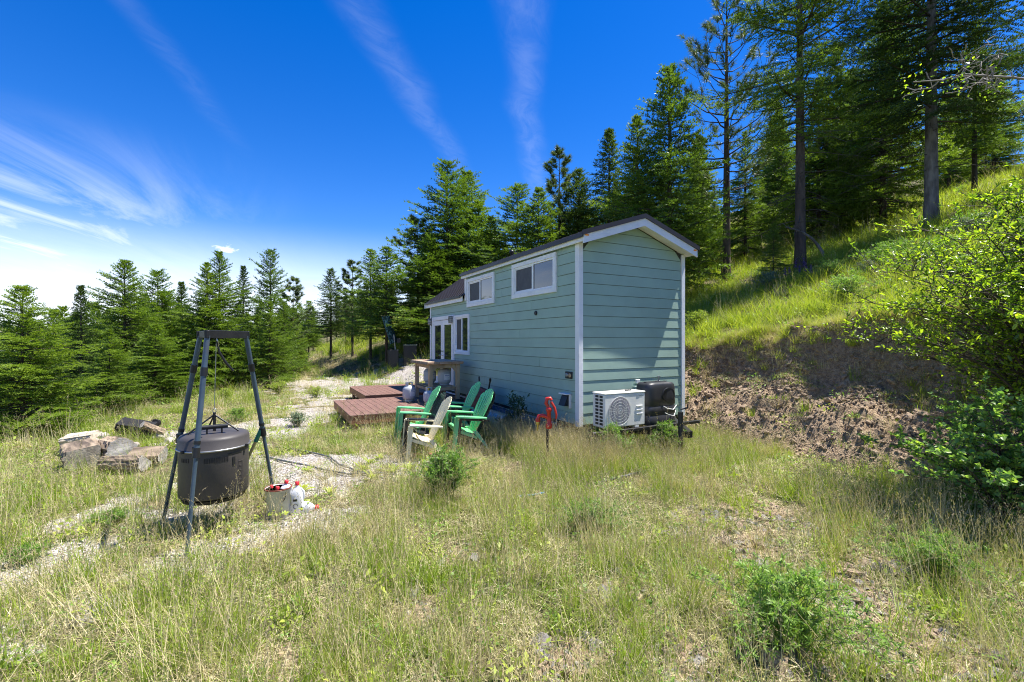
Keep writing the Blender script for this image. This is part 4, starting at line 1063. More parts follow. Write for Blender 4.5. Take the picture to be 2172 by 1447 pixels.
# ------------------------------------------------------------ hoses
def hose(name, pts, r, mt, label):
    P3 = [G(*p) for p in pts]; out = []
    for a, b in zip(P3[:-1], P3[1:]):
        k_ = max(2, int((b-a).length/.15))
        for i in range(k_):
            v = a+(b-a)*i/k_; out.append(Vector((v.x+random.uniform(-.008, .008), v.y+random.uniform(-.008, .008), tz(v.x, v.y)+.02+r)))
    return tag(MB().tube(out, r, 6).build(name, M[mt]), label, 'hose')
hose('garden_hose', [(560, 978), (610, 990), (680, 1002), (740, 1012), (800, 1010), (880, 1018)], .013, 'hose', 'dark grey hose crossing the gravel toward the leafy shrub')
hose('garden_hose', [(585, 956), (640, 962), (700, 978), (720, 992), (760, 1006), (840, 1030), (900, 1040)], .012, 'hose', 'second dark hose on gravel behind the first one')
hose('water_hose', [(1095, 1062), (1130, 1058), (1180, 1050)], .012, 'bluehose', 'short stretch of blue hose showing in the grass')
hose('water_hose', [(1260, 1035), (1330, 1018), (1370, 1006), (1395, 1002)], .016, 'hose', 'black hose lying in the grass in front of the house corner')
hose('water_hose', [(1440, 935), (1455, 950), (1480, 940), (1500, 938)], .014, 'bluehose', 'bright blue hose coiled by the trailer tongue')

# ------------------------------------------------------------ utility cabinet and tilted panel on the far bank
uv_ = on_ground(856, 775)
uc = root('utility_box', uv_, .3, 'dark green utility cabinets on the bank beyond the bar table', 'utility box')
MB().bbox(.0, .62, -.3, .3, -.2, .95, .02).build('cabinet', M['black'], uc); MB().bbox(-.02, .64, -.32, .32, .95, 1.0, .01).build('lid', mat('cabinet_top', (.12, .15, .13), .5, .1, 5, .1, 60), uc)
MB().bbox(-.75, -.25, -.25, .3, -.2, .75, .02).build('cabinet', M['black'], uc)
sp_ = root('solar_panel', (uv_.x-.35, uv_.y+.2, uv_.z), .3, 'dark tilted solar panel on a post beside the utility cabinets', 'solar panel')
MB().tube([(0, 0, -.2), (-.18, 0, 1.5)], .04, 8).build('post', M['galv'], sp_)
MB().bbox(-.35, .35, -.02, .02, -.7, .7, .006, Matrix.Translation((-.38, -.05, 1.75)) @ Matrix.Rotation(-.3, 4, 'Y') @ Matrix.Rotation(1.0, 4, 'Z')).build('panel', mat('panel_glass', (.02, .05, .07), .15, .05, 3, 0, spec=.8), sp_)
MB().bbox(-.1, .1, -.1, .1, -.12, .12, .02, Matrix.Translation((.05, -.1, 1.2))).build('junction_box', M['black'], sp_)

# ------------------------------------------------------------ trees
def rotz_dir(d, a): c, s_ = np.cos(a), np.sin(a); return np.stack([d[..., 0]*c-d[..., 1]*s_, d[..., 0]*s_+d[..., 1]*c, d[..., 2]], -1)
def tris_mesh(name, P, rnd, mt):
    n = len(P); return mesh_np(name, P.reshape(-1, 3), np.arange(n*3).reshape(n, 3), False, [mt], {'rnd': np.repeat(rnd, 3)})
def limb_mesh(name, segs, mt, n=5):
    """segs: list of (pts (k,3), radii k) -> joined tapered tubes"""
    V = []; F = []; b = 0
    ca = np.cos(np.arange(n)*2*PI/n)[None, :, None]; sa = np.sin(np.arange(n)*2*PI/n)[None, :, None]
    for pts, rr in segs:
        pts = np.asarray(pts); rr = np.asarray(rr); k = len(pts)
        t = np.gradient(pts, axis=0); t /= np.linalg.norm(t, axis=1)[:, None]+1e-9
        ref = np.array([0, 0, 1.]) if abs(t[0, 2]) < .8 else np.array([1., 0, 0])
        a = np.cross(t, ref); a /= np.linalg.norm(a, axis=1)[:, None]+1e-9; c = np.cross(a, t)
        ring = pts[:, None]+(a[:, None]*ca+c[:, None]*sa)*rr[:, None, None]
        V.append(ring.reshape(-1, 3)); i0 = np.arange(k-1)[:, None]*n; j = np.arange(n)[None]; j2_ = (j+1) % n
        F.append((np.stack([i0+j, i0+j2_, i0+n+j2_, i0+n+j], -1).reshape(-1, 4))+b); b += k*n
    return mesh_np(name, np.concatenate(V), np.concatenate(F), True, [mt])
def trunk_pts(h, r0, rg, lean=0.0, n=14, wob=.01):
    z = np.linspace(0, h, n); x = lean*z + np.cumsum(rg.normal(0, wob, n))*h*.03*(z/h); y = np.cumsum(rg.normal(0, wob, n))*h*.03*(z/h)
    r = r0*(1-z/h)**.8+.004; r[0] *= 1.35; z[0] = -.4
    return np.stack([x, y, z], 1), r
def make_fir(seed, h, R, base=.06, nb=230, sp=.05, nl=.075, mt='fir', shape=.8, bark='bark', lean=0.0, r0=None, dead=0, sparse=0.0, trunkn=8, droop=.25, up=.25):
    rg = np.random.default_rng(seed)
    tp_, tr_ = trunk_pts(h, r0 or h*.0135, rg, lean, 18)
    limbs = []; A = []; D = []; Ls = []; SH = []
    for i in range(nb):
        f = base+(1-base)*((i+rg.random())/nb)**.92
        if f > .985: f = .985
        az = i*2.39996+rg.normal(0, .35)
        prof = (1-f)**shape*min(1, .45+(f-base)*5)
        L = R*prof*rg.uniform(.55, 1.15)*(1+.28*math.sin(az*1.0+seed+f*9)*math.sin(f*23+seed))+.012*h
        if rg.random() < sparse: L *= .45
        el = -.10+.95*f**2.2+rg.normal(0, .10)
        z = f*h; x0 = np.interp(z, tp_[:, 2], tp_[:, 0]); y0 = np.interp(z, tp_[:, 2], tp_[:, 1])
        k = 6; t = np.linspace(0, 1, k)
        d = np.array([math.cos(az), math.sin(az)])
        dr = droop*(1-f)
        pz = z+L*(math.sin(el)*t - dr*t**1.6+up*(1-f)*t**3)
        side = rg.normal(0, .06)
        px_ = x0+L*math.cos(el)*t*d[0]-d[1]*side*L*t**2; py_ = y0+L*math.cos(el)*t*d[1]+d[0]*side*L*t**2
        pts = np.stack([px_, py_, pz], 1); limbs.append((pts, np.linspace(max(.004, .012*L+.004), .002, k)))
        nt = max(5, int(L/(sp*2.0)))
        tt = np.sort(rg.uniform(.12 if f > .3 else .22, 1, nt)); tt[-1] = 1
        P = np.stack([np.interp(tt, t, pts[:, c]) for c in range(3)], 1)
        bd = np.stack([np.gradient(pts[:, c]) for c in range(3)], 1); bd /= np.linalg.norm(bd, axis=1)[:, None]
        bdir = np.stack([np.interp(tt, t, bd[:, c]) for c in range(3)], 1)
        sg = np.where(np.arange(nt) % 2 == 0, 1, -1)
        a_ = sg*rg.uniform(.75, 1.15, nt); a_[-1] = 0
        td = rotz_dir(bdir, a_); td[:, 2] += rg.normal(-.12, .16, nt); td /= np.linalg.norm(td, axis=1)[:, None]
        tl = (L*.42*(1-tt)**.7*np.minimum(1, tt*3)+.035*h*.35+.02)*rg.uniform(.6, 1.2, nt)
        tl = np.minimum(tl, .9)
        A.append(P); D.append(td); Ls.append(tl)
        # outer spine of the branch itself
        seg = pts[2:]; A.append(seg[:-1]); dv = np.diff(seg, axis=0); l_ = np.linalg.norm(dv, axis=1); D.append(dv/l_[:, None]); Ls.append(l_)
    for i in range(dead):
        f = rg.uniform(.10, max(.2, base+.05)); az = rg.uniform(0, 2*PI); L = R*rg.uniform(.3, .9); t = np.linspace(0, 1, 6)
        pts = np.stack([np.interp(f*h, tp_[:, 2], tp_[:, 0])+L*t*math.cos(az), L*t*math.sin(az)+np.interp(f*h, tp_[:, 2], tp_[:, 1]), f*h-L*.35*t**1.5+rg.normal(0, .02, 6)*L], 1)
        limbs.append((pts, np.linspace(.012, .003, 6)))
        for q_ in range(5):
            s0 = pts[rg.integers(1, 6)]; dd_ = rg.normal(0, 1, 3); dd_ /= np.linalg.norm(dd_); limbs.append((np.stack([s0, s0+dd_*L*.12, s0+dd_*L*.25-[0, 0, .02*L]]), np.array([.005, .003, .001])))
    A = np.concatenate(A); D = np.concatenate(D); Ls = np.concatenate(Ls)
    cnt = np.maximum(2, (Ls/sp).astype(int)); idx = np.repeat(np.arange(len(A)), cnt)
    fr_ = (np.arange(len(idx))-np.repeat(np.cumsum(cnt)-cnt, cnt)+rg.random(len(idx)))/np.repeat(cnt, cnt)
    C = A[idx]+D[idx]*(Ls[idx]*fr_)[:, None]; C[:, 2] -= (fr_**2)*Ls[idx]*.12
    T = D[idx]; side = np.cross(T, [0, 0, 1.]); side /= np.linalg.norm(side, axis=1)[:, None]+1e-6; upv = np.cross(side, T)
    shade = rg.random(len(A))[idx]*.5
    P = []; RN = []
    for s_, u0 in ((1, .05), (-1, .05), (.25, .8)):
        m_ = len(C); w = sp*.42
        tip = C+T*(nl*.75*rg.uniform(.6, 1.2, m_))[:, None]+side*(s_*nl*.75*rg.uniform(.6, 1.2, m_))[:, None]+upv*((u0+rg.normal(0, .28, m_))*nl)[:, None]
        j_ = upv*(rg.normal(0, .25, m_)*w)[:, None]
        P.append(np.stack([C-T*w+j_, C+T*w-j_, tip], 1)); RN.append(np.clip(shade+rg.random(m_)*.5, 0, 1))
    P = np.concatenate(P); RN = np.concatenate(RN)
    return dict(trunk=limb_mesh('trunk', [(tp_, tr_)], M[bark], trunkn), branches=limb_mesh('branches', limbs, M['twigbark'], 4), crown=tris_mesh('crown', P, RN, M[mt]))
def make_pine(seed, h, R, base=.3, nb=60, ntw=7, nn=34, nlen=.17, nw=.009, mt='pine', bark='bark', r0=None, lean=0.0, shape=.6):
    rg = np.random.default_rng(seed); tp_, tr_ = trunk_pts(h, r0 or h*.012, rg, lean, 18); limbs = []; TP = []; TD = []
    for i in range(nb):
        f = min(.98, base+(1-base)*((i+rg.random())/nb)); az = i*2.39996+rg.normal(0, .4)
        L = R*((1-f)**shape)*rg.uniform(.6, 1.15)*min(1, .5+(f-base)*3)+.03*h*.4
        z = f*h; x0 = np.interp(z, tp_[:, 2], tp_[:, 0]); y0 = np.interp(z, tp_[:, 2], tp_[:, 1]); t = np.linspace(0, 1, 7)
        el = .05+.55*f+rg.normal(0, .1); dz = L*(math.sin(el)*t-.28*(1-f)*np.sin(t*PI*.6)+.42*t**2.5)
        pts = np.stack([x0+L*t*math.cos(el)*math.cos(az), y0+L*t*math.cos(el)*math.sin(az), z+dz], 1); pts[1:, :2] += rg.normal(0, .02*L, (6, 2))
        limbs.append((pts, np.linspace(.010*L+.008, .004, 7)))
        TP.append(pts[-1]); d_ = pts[-1]-pts[-2]; TD.append(d_/np.linalg.norm(d_))
        for k in range(int(ntw*min(1.6, .35+L/R*1.5))):
            s_ = rg.uniform(.35, .97); p0 = np.array([np.interp(s_, t, pts[:, c]) for c in range(3)])
            d2 = rotz_dir(pts[-1]-pts[0], rg.choice([-1, 1])*rg.uniform(.4, 1.2)); d2 = d2/np.linalg.norm(d2); d2[2] += rg.uniform(.0, .55)
            l2 = L*rg.uniform(.12, .32)+.05; p1 = p0+d2*l2*.6; p2 = p0+d2*l2+np.array([0, 0, .08*l2]); limbs.append((np.stack([p0, p1, p2]), np.array([.006, .005, .003])))
            TP += [p2, (p1+p2)/2]; TD += [d2/np.linalg.norm(d2)]*2
    TP += [tp_[-1]]; TD += [np.array([0, 0, 1.])]
    TP = np.array(TP); TD = np.array(TD); n = len(TP); idx = np.repeat(np.arange(n), nn)
    rd = rg.normal(0, 1, (len(idx), 3)); rd /= np.linalg.norm(rd, axis=1)[:, None]; dr_ = rd*1.0+TD[idx]*.75+np.array([0, 0, .12]); dr_ /= np.linalg.norm(dr_, axis=1)[:, None]
    C = TP[idx]-TD[idx]*(rg.random(len(idx))*nlen*.7)[:, None]; sd_ = np.cross(dr_, rg.normal(0, 1, (len(idx), 3))); sd_ /= np.linalg.norm(sd_, axis=1)[:, None]
    tip = C+dr_*(nlen*rg.uniform(.7, 1.15, len(idx)))[:, None]
    P = np.stack([C-sd_*nw, C+sd_*nw, tip], 1); rn = np.clip(rg.random(n)[idx]*.55+rg.random(len(idx))*.45, 0, 1)
    return dict(trunk=limb_mesh('trunk', [(tp_, tr_)], M[bark], 10), branches=limb_mesh('branches', limbs, M['twigbark'], 5), crown=tris_mesh('crown', P, rn, M[mt]))
FIR = [make_fir(101, 10, 4.3, .04, 270, .06, .10, 'fir_y', .80), make_fir(102, 10, 3.6, .06, 270, .06, .10, 'fir', .85, sparse=.1),
       make_fir(103, 10, 3.0, .10, 240, .06, .10, 'fir', .75, sparse=.15), make_fir(104, 10, 2.7, .22, 210, .06, .10, 'fir', .66, sparse=.15),
       make_fir(105, 10, 4.0, .06, 260, .06, .10, 'fir_y', .9), make_fir(106, 10, 2.9, .24, 200, .06, .10, 'fir_dk', .68, sparse=.2),
       make_fir(107, 10, 2.6, .05, 300, .055, .09, 'fir_dk', .95, sparse=.05, droop=.45, up=.15), make_fir(108, 10, 3.4, .12, 190, .06, .11, 'fir', .62, sparse=.35, dead=12, droop=.1, up=.4)]
PINE = [make_pine(201, 10, 2.0, .30, 46, 6, 30, .24, .014), make_pine(202, 10, 1.6, .35, 40, 6, 30, .24, .014, mt='pine', shape=.5)]
def place(kind, me, x, y, h, label, rz=None, group=None, wide=1.0, tone=None, base_h=10.0, name=None, zoff=0):
    z = tz(x, y)+zoff; s_ = h/base_h
    r = root(name or kind, (x, y, z), random.uniform(0, 6.28) if rz is None else rz, label, 'tree', group)
    for k in ('trunk', 'branches', 'crown'):
        o = link(k, me[k], r)
        o.scale = (s_*wide, s_*wide, s_) if k != 'trunk' else (s_, s_, s_)
    return r
def treeat(kind, me, px, tip, depth, label, wide=1.0, **kw):
    x = (px-1086)/965*depth; z = tz(x, depth); h = H+(722.0-tip)/965*depth-z
    return place(kind, me, x, depth, max(h, 1.0), label, wide=wide, **kw)
LT = [('fir_tree', 0, 48, 610, 8.9, 'short bright fir at the far left edge with its bare trunk base showing', 1.0),
 ('fir_tree', 6, 172, 608, 13.5, 'narrow fir just right of the leftmost one', .72),
 ('fir_tree', 4, 232, 700, 11.2, 'low bright green young fir with its whole skirt touching the grass', .95),
 ('fir_tree', 0, 265, 556, 15, 'broad pointed fir behind the log pile', .78),
 ('fir_tree', 7, 336, 578, 17, 'small-topped fir between two broader ones', .9),
 ('fir_tree', 4, 330, 690, 13.5, 'wide dense fir filling the gap behind the log pile', 1.35),
 ('fir_tree', 6, 385, 600, 19, 'grey-green fir tip left of the tripod', .8),
 ('fir_tree', 4, 440, 560, 16.5, 'left one of the twin-topped dark firs behind the tripod', .72),
 ('fir_tree', 1, 466, 536, 17.2, 'right and taller one of the twin-topped firs behind the tripod', .8),
 ('fir_tree', 6, 516, 566, 22, 'slim blue-green fir over the tripod bracket', .75),
 ('fir_tree', 7, 574, 534, 19, 'tall fir right of the tripod with upswept top', .72),
 ('pine_tree', 'P1', 622, 592, 22, 'thin pine leaning over the gravel track', 1.0),
 ('fir_tree', 3, 655, 640, 34, 'small distant fir at the end of the track', .9),
 ('fir_tree', 5, 702, 572, 30, 'slender bluish fir left of the middle grove', .75),
 ('pine_tree', 'P0', 748, 556, 29, 'open-topped pine inside the middle grove', .9),
 ('fir_tree', 3, 786, 532, 26, 'left one of the two matching bright firs in the middle grove', .85),
 ('fir_tree', 3, 820, 527, 24, 'right one of the two matching bright firs in the middle grove', .95),
 ('pine_tree', 'P1', 886, 466, 27, 'thin dark pine in front of the tallest fir', 1.1),
 ('fir_tree', 7, 948, 345, 27, 'tallest dark fir rising left of the house roof', .80),
 ('fir_tree', 2, 990, 368, 29, 'tall fir standing close right of the tallest one', .95),
 ('fir_tree', 1, 912, 500, 25, 'lower dark fir on the left shoulder of the tallest fir', 1.0),
 ('fir_tree', 2, 1015, 430, 27, 'fir shoulder just right of the tall pair', 1.1),
 ('fir_tree', 4, 1040, 462, 25, 'bright fir top showing above the lower roof', .8),
 ('fir_tree', 7, 1098, 398, 25, 'fir behind the dormer roof, first from its left end', .95),
 ('fir_tree', 4, 1142, 402, 23, 'bright bushy fir behind the middle of the roof', .8),
 ('pine_tree', 'P0', 1186, 322, 25, 'narrow pointed pine over the middle of the roof', .75),
 ('fir_tree', 5, 1228, 362, 24, 'dark fir right of the narrow pine above the roof', .8),
 ('fir_tree', 6, 1292, 278, 23, 'pointed dark fir behind the roof peak', .75),
 ('fir_tree', 4, 1352, 250, 21, 'bright green fir just right of the roof peak', .8),
 ('fir_tree', 2, 1420, 145, 20, 'tall fir with uneven double top right of the house', 1.0)]
for ti_, (nm, vi, px_, tip, dep, lab, wd) in enumerate(LT):
    me = PINE[int(vi[1])] if isinstance(vi, str) else FIR[vi]
    treeat(nm, me, px_, tip, dep, lab, wd*(1.35 if ti_ < 12 else 1.65 if ti_ < 28 else 1.15))
# near slope trees to the right of the house, each its own shape
big_pine = make_pine(301, 11.5, 2.9, .26, 64, 5, 40, .22, .0065, shape=.45, r0=.155)
def slope_tree(me, px, py, h, label, bh, name='fir_tree', rz=None, wide=1.0):
    v = on_ground(px, py); return place(name, me, v.x, v.y, h, label, rz, base_h=bh, wide=wide, name=name)
slope_tree(big_pine, 1541, 604, 13.6, 'ponderosa pine with open crown and bare dark trunk closest to the house', 11.5, 'pine_tree', 1.0)
bigA = make_fir(302, 13, 3.3, .30, 165, .038, .062, 'fir', .55, r0=.16, dead=26, sparse=.2, trunkn=14)
bigB = make_fir(303, 13, 4.3, .24, 200, .038, .066, 'fir_dk', .6, bark='barkgrey', r0=.19, dead=14, trunkn=14, droop=.38)
slope_tree(bigA, 1697, 575, 15.0, 'tall fir with straight dark trunk rising from the lupines', 13)
slope_tree(bigB, 1975, 478, 14.5, 'dense dark fir with thick grey trunk high on the slope', 13)
bigC = make_fir(304, 12, 3.0, .42, 115, .042, .07, 'fir_dk', .5, bark='barkgrey', r0=.15, dead=14, lean=.13, trunkn=12)
slope_tree(bigC, 1862, 482, 13.0, 'grey-trunked fir leaning uphill left of the thick-trunked one', 12, rz=.2)
young = make_fir(305, 5, 1.5, .04, 200, .032, .055, 'fir', .6)
slope_tree(young, 1520, 560, 3.3, 'young bushy fir standing behind the pine trunk by the house', 5)
slope_tree(young, 1640, 600, 2.1, 'small drooping fir below the tall straight trunk', 5, wide=1.1)
sap = make_fir(306, 4, .7, .1, 40, .04, .05, 'fir_dk', .6, sparse=.5, dead=14)
slope_tree(sap, 1530, 600, 1.9, 'thin half-bare sapling in front of the pine trunk', 4)
slope_tree(bigC, 1808, 470, 7.5, 'slim fir with pale crooked trunk between two larger ones', 12, rz=2.0, wide=.8)
slope_tree(bigB, 2230, 330, 7.5, 'shady fir at the upper right corner of the slope', 13, wide=1.0)
slope_tree(FIR[2], 1632, 500, 7.0, 'bright fir further up behind the straight dark trunk', 10)
# bent snag
v = on_ground(1752, 560); t = np.linspace(0, 1, 9)
bt = root('bent_snag', v, 0, 'dead bent trunk arching left beside the straight dark trunk', 'dead tree')
lm = [(np.stack([-1.25*t**1.7, .2*t, -.1+1.45*np.sin(t*PI*.42)**.9], 1), np.linspace(.06, .03, 9))]
link('trunk', limb_mesh('trunk', lm, M['barkgrey'], 9), bt)
lm2 = []
for i in range(14):
    s0 = lm[0][0][random.randint(5, 8)]; d = np.array([random.uniform(-1, .6), random.uniform(-.5, .5), random.uniform(-.3, .6)]); lm2.append((np.stack([s0, s0+d*.25, s0+d*.5-[0, 0, .1]]), np.array([.012, .007, .002])))
link('branches', limb_mesh('branches', lm2, M['barkgrey'], 4), bt)

# background woods: every tree its own object
bgl = {'fir': 'conifer standing in the woods behind the named front trees', 'far': 'conifer in the shaded far woods up the slope'}
rgt = random.Random(5)
def bgtree(x, y, h, grp, lab, vs=(1, 2, 3, 5), wide=.9):
    place('conifer_tree', FIR[rgt.choice(vs)], x, y, h, lab, rz=rgt.uniform(0, 6), group=grp, wide=wide*rgt.uniform(.85, 1.15))
def pick(v_, tb_):
    for k_, t_ in tb_:
        if v_ <= k_: return t_
for i in range(46):      # left woods below the edge
    px_ = rgt.uniform(-60, 640); dep = rgt.uniform(17, 30); x = (px_-1086)/965*dep; z = tz(x, dep)
    tipy = np.interp(px_, [0, 150, 270, 400, 600, 640], [680, 645, 620, 618, 625, 660])+rgt.uniform(0, 45)
    bgtree(x, dep, max(2, H+(722-tipy)/965*dep-z), 'trees in the left woods', 'dense conifer in the shaded woods '+pick(px_, ((60, 'at the left edge behind the short bright fir'), (200, 'behind the narrow fir near the left edge'), (330, 'behind the broad pointed fir'), (420, 'left of the tripod behind the front firs'), (530, 'behind the tripod'), (900, 'right of the tripod by the track'))), (0, 1, 4, 6, 7))
for i in range(52):      # middle grove
    px_ = rgt.uniform(600, 1080); dep = rgt.uniform(33, 58); x = (px_-1086)/965*dep; z = tz(x, dep)
    tipy = np.interp(px_, [600, 680, 780, 850, 950, 1080], [655, 640, 590, 570, 470, 500])+rgt.uniform(0, 60)
    bgtree(x, dep, min(20, max(4, H+(722-tipy)/965*dep-z)), 'trees in the far middle grove', 'conifer in the shaded grove '+pick(px_, ((700, 'at the end of the gravel track'), (790, 'behind the left matching bright fir'), (870, 'beyond the tilted solar panel'), (1000, 'behind the tallest dark fir'), (1200, 'beyond the lower roof'))), (3, 5, 3, 2))
for i in range(26):      # behind the house
    px_ = rgt.uniform(1060, 1520); dep = rgt.uniform(24, 40); x = (px_-1086)/965*dep; z = tz(x, dep)
    tipy = np.interp(px_, [1060, 1180, 1300, 1420, 1520], [500, 430, 380, 290, 230])+rgt.uniform(0, 60)
    bgtree(x, dep, min(20, max(4, H+(722-tipy)/965*dep-z)), 'trees behind the house', 'conifer in the woods '+pick(px_, ((1150, 'behind the raised roof end'), (1260, 'behind the middle of the roof'), (1380, 'behind the roof peak'), (1600, 'between roof peak and the pine'))), (1, 2, 4, 5))
for i in range(27):      # up the slope on the right
    px_ = rgt.uniform(1500, 2300) if i < 18 else rgt.uniform(2050, 2750); dep = rgt.uniform(21, 40) if i < 18 else rgt.uniform(13, 24); x = (px_-1086)/965*dep
    bgtree(x, dep, rgt.uniform(6.5, 10.5), 'trees high on the right slope', 'conifer high on the slope '+pick(px_, ((1650, 'behind the open-crowned pine'), (1800, 'behind the straight dark trunk'), (1930, 'behind the leaning grey trunk'), (2060, 'behind the thick grey trunk'), (9999, 'in the upper right corner'))), (1, 2, 4, 3, 5), .85)

# ------------------------------------------------------------ leafy plants
def leaf_shape(L, Wd, fold=.25):
    """one oval leaf, base at origin, along +x; 6 tris"""
    xs = [0, .3, .65, 1]; ws = [0, .46, .42, 0]
    V = [(0, 0, 0), (.3*L, Wd*.46, Wd*fold), (.3*L, 0, 0), (.3*L, -Wd*.46, Wd*fold), (.68*L, Wd*.40, Wd*fold), (.68*L, 0, -.02*L), (.68*L, -Wd*.40, Wd*fold), (L, 0, -.08*L)]
    F = [(0, 2, 1), (0, 3, 2), (1, 2, 4), (2, 5, 4), (2, 3, 5), (3, 6, 5), (4, 5, 7), (5, 6, 7)]
    return np.array(V), np.array(F)
def leaves_mesh(name, P, D, N_, Ls, Wr, rn, mt, simple=False, fold=.25):
    """P base points, D direction, N_ approx normal"""
    V0, F0 = leaf_shape(1, Wr, fold)
    if simple: V0 = np.array([(0, 0, 0), (.45, Wr*.5, .05), (1, 0, -.05), (.45, -Wr*.5, .05)]); F0 = np.array([(0, 3, 1), (1, 3, 2)])
    D = D/(np.linalg.norm(D, axis=1)[:, None]+1e-9); S_ = np.cross(N_, D); S_ /= np.linalg.norm(S_, axis=1)[:, None]+1e-9; U = np.cross(D, S_)
    V = P[:, None]+(D[:, None]*V0[None, :, 0:1]+S_[:, None]*V0[None, :, 1:2]+U[:, None]*V0[None, :, 2:3])*Ls[:, None, None]
    k = len(V0); F = (F0[None]+(np.arange(len(P))*k)[:, None, None]).reshape(-1, 3)
    return mesh_np(name, V.reshape(-1, 3), F, False, [M[mt]], {'rnd': np.repeat(rn, k)})
def shrub(name, label, loc, h, R, seed, mt, nstem=14, nsub=9, nleaf=9, ll=.045, wr=.42, bark='twigbark', singles=0, cam_dir=None, cat='shrub', upright=.6, group=None, simple=False, arch=.0, minz=.0, bs=None):
    rg = np.random.default_rng(seed); r = root(name, loc, 0, label, cat, group); segs = []; P = []; D = []
    for i in range(nstem):
        az = rg.uniform(0, 2*PI); sp_ = rg.uniform(.15, 1)*R; hh = h*(1-.45*(sp_/R)**2)*rg.uniform(.75, 1.05); t = np.linspace(0, 1, 9)
        if arch and cam_dir is not None and rg.random() < .5: az = math.atan2(cam_dir[1], cam_dir[0])+rg.normal(0, .8)
        pts = np.stack([math.cos(az)*sp_*t**(1.0+upright), math.sin(az)*sp_*t**(1.0+upright), hh*np.sin(t*PI*.5)**.9], 1)+np.cumsum(rg.normal(0, .012*h, (9, 3)), 0)*t[:, None]
        if cat == 'plant' or bs: pts[:, 0] += math.cos(az)*sp_*.45*rg.random(); pts[:, 1] += math.sin(az)*sp_*.45*rg.random()
        segs.append((pts, np.linspace((.002 if cat == 'plant' else .006)*h+.002, .0015, 9)))
        for k in range(nsub):
            s_ = rg.uniform(.15+minz, 1); p0 = np.array([np.interp(s_, t, pts[:, c]) for c in range(3)])
            d = rg.normal(0, 1, 3); d[2] = abs(d[2])*.6; d /= np.linalg.norm(d); l_ = rg.uniform(.12, .30)*h*(1.15-s_*.5)
            tt = np.linspace(0, 1, 5); q_ = p0+d*l_*tt[:, None]+np.array([0, 0, 1])*(-.08*l_*tt**2+.1*l_*tt)[:, None]
            segs.append((q_, np.linspace(.0025+.001*h, .001, 5)))
            for m_ in range(nleaf):
                s2 = rg.uniform(.15, 1); b = p0+d*l_*s2; ld = d*.7+rg.normal(0, .75, 3); ld[2] += .25; P.append(b); D.append(ld)
    P = np.array(P); D = np.array(D); n = len(P); N_ = rg.normal(0, .45, (n, 3))+[0, 0, 1.]; Ls = ll*rg.uniform(.6, 1.25, n); rn = rg.random(n)
    link('stems', limb_mesh('stems', segs, M['weedstem' if (cat == 'plant' or bs) else bark], 4), r)
    if singles:
        cd = np.array(cam_dir, float); sc = P[:, :2] @ cd + .35*P[:, 2]+rg.normal(0, .15, n); order = np.argsort(-sc); one = order[:singles]; rest = order[singles:]
        V0, F0 = leaf_shape(1, wr); lms = []
        for q_ in range(6): lms.append(mesh_np('leaf', V0, F0, False, [M[mt]], {'rnd': np.full(len(V0), (q_+.5)/6)}))
        for i in one:
            X1 = Vector(D[i]).normalized(); Z1 = Vector(N_[i]); Y1 = Z1.cross(X1).normalized(); Z1 = X1.cross(Y1)
            o = link('leaf', lms[int(rn[i]*6) % 6], r); mt4 = Matrix((X1, Y1, Z1)).transposed().to_4x4(); o.matrix_local = Matrix.Translation(P[i]) @ mt4 @ Matrix.Scale(Ls[i], 4)
        P, D, N_, Ls, rn = P[rest], D[rest], N_[rest], Ls[rest], rn[rest]
    o = link('foliage', leaves_mesh('foliage', P, D, N_, Ls, wr, rn, mt, simple), r)
    if singles: o['kind'] = 'stuff'
    return r
bx, by = 6.15, 5.1
shrub('leafy_bush', 'tall leafy bush with glossy oval leaves filling the right edge', (bx, by, tz(bx, by)), 3.25, 2.25, 401, 'leaf', 74, 25, 16, .060, .42, singles=290, cam_dir=(-.77, -.64), upright=.4, arch=1)
bx, by = 4.5, 4.15
shrub('berry_bush', 'lower bush with round pale green leaves in front of the tall bush', (bx, by, tz(bx, by)), 1.35, 1.0, 402, 'berry', 34, 16, 11, .045, .85, cam_dir=(-.77, -.64), upright=.5)
bx, by = 7.4, 6.6
shrub('leafy_bush', 'leafy bush behind the tall bush on the bank top', (bx, by, tz(bx, by)), 1.5, 1.1, 403, 'leaf', 22, 14, 10, .05, .4, upright=.4)
v = on_ground(945, 1062); shrub('leafy_shrub', 'small dense green shrub in the grass before the chairs', v, .56, .32, 404, 'weed', 50, 12, 15, .032, .35, simple=True, upright=.7, bs=True)
v = W(4.05, 7.35); v.z = tz(v.x, v.y); shrub('thistle', 'dark spiky-leaved thistle against the trailer skirt', v, .82, .26, 405, 'darkleaf', 9, 10, 9, .085, .22, simple=True, cat='plant', upright=.8)
for px_, py_, h_, R_s, lab in ((425, 832, .75, .6, 'grey-green sagebrush left of the tripod leg top'), (503, 816, .9, .75, 'larger grey-green sagebrush behind the tripod')):
    v = on_ground(px_, py_); shrub('sagebrush', lab, v, h_, R_s, int(px_), 'sage', 30, 10, 8, .06, .25, simple=True)
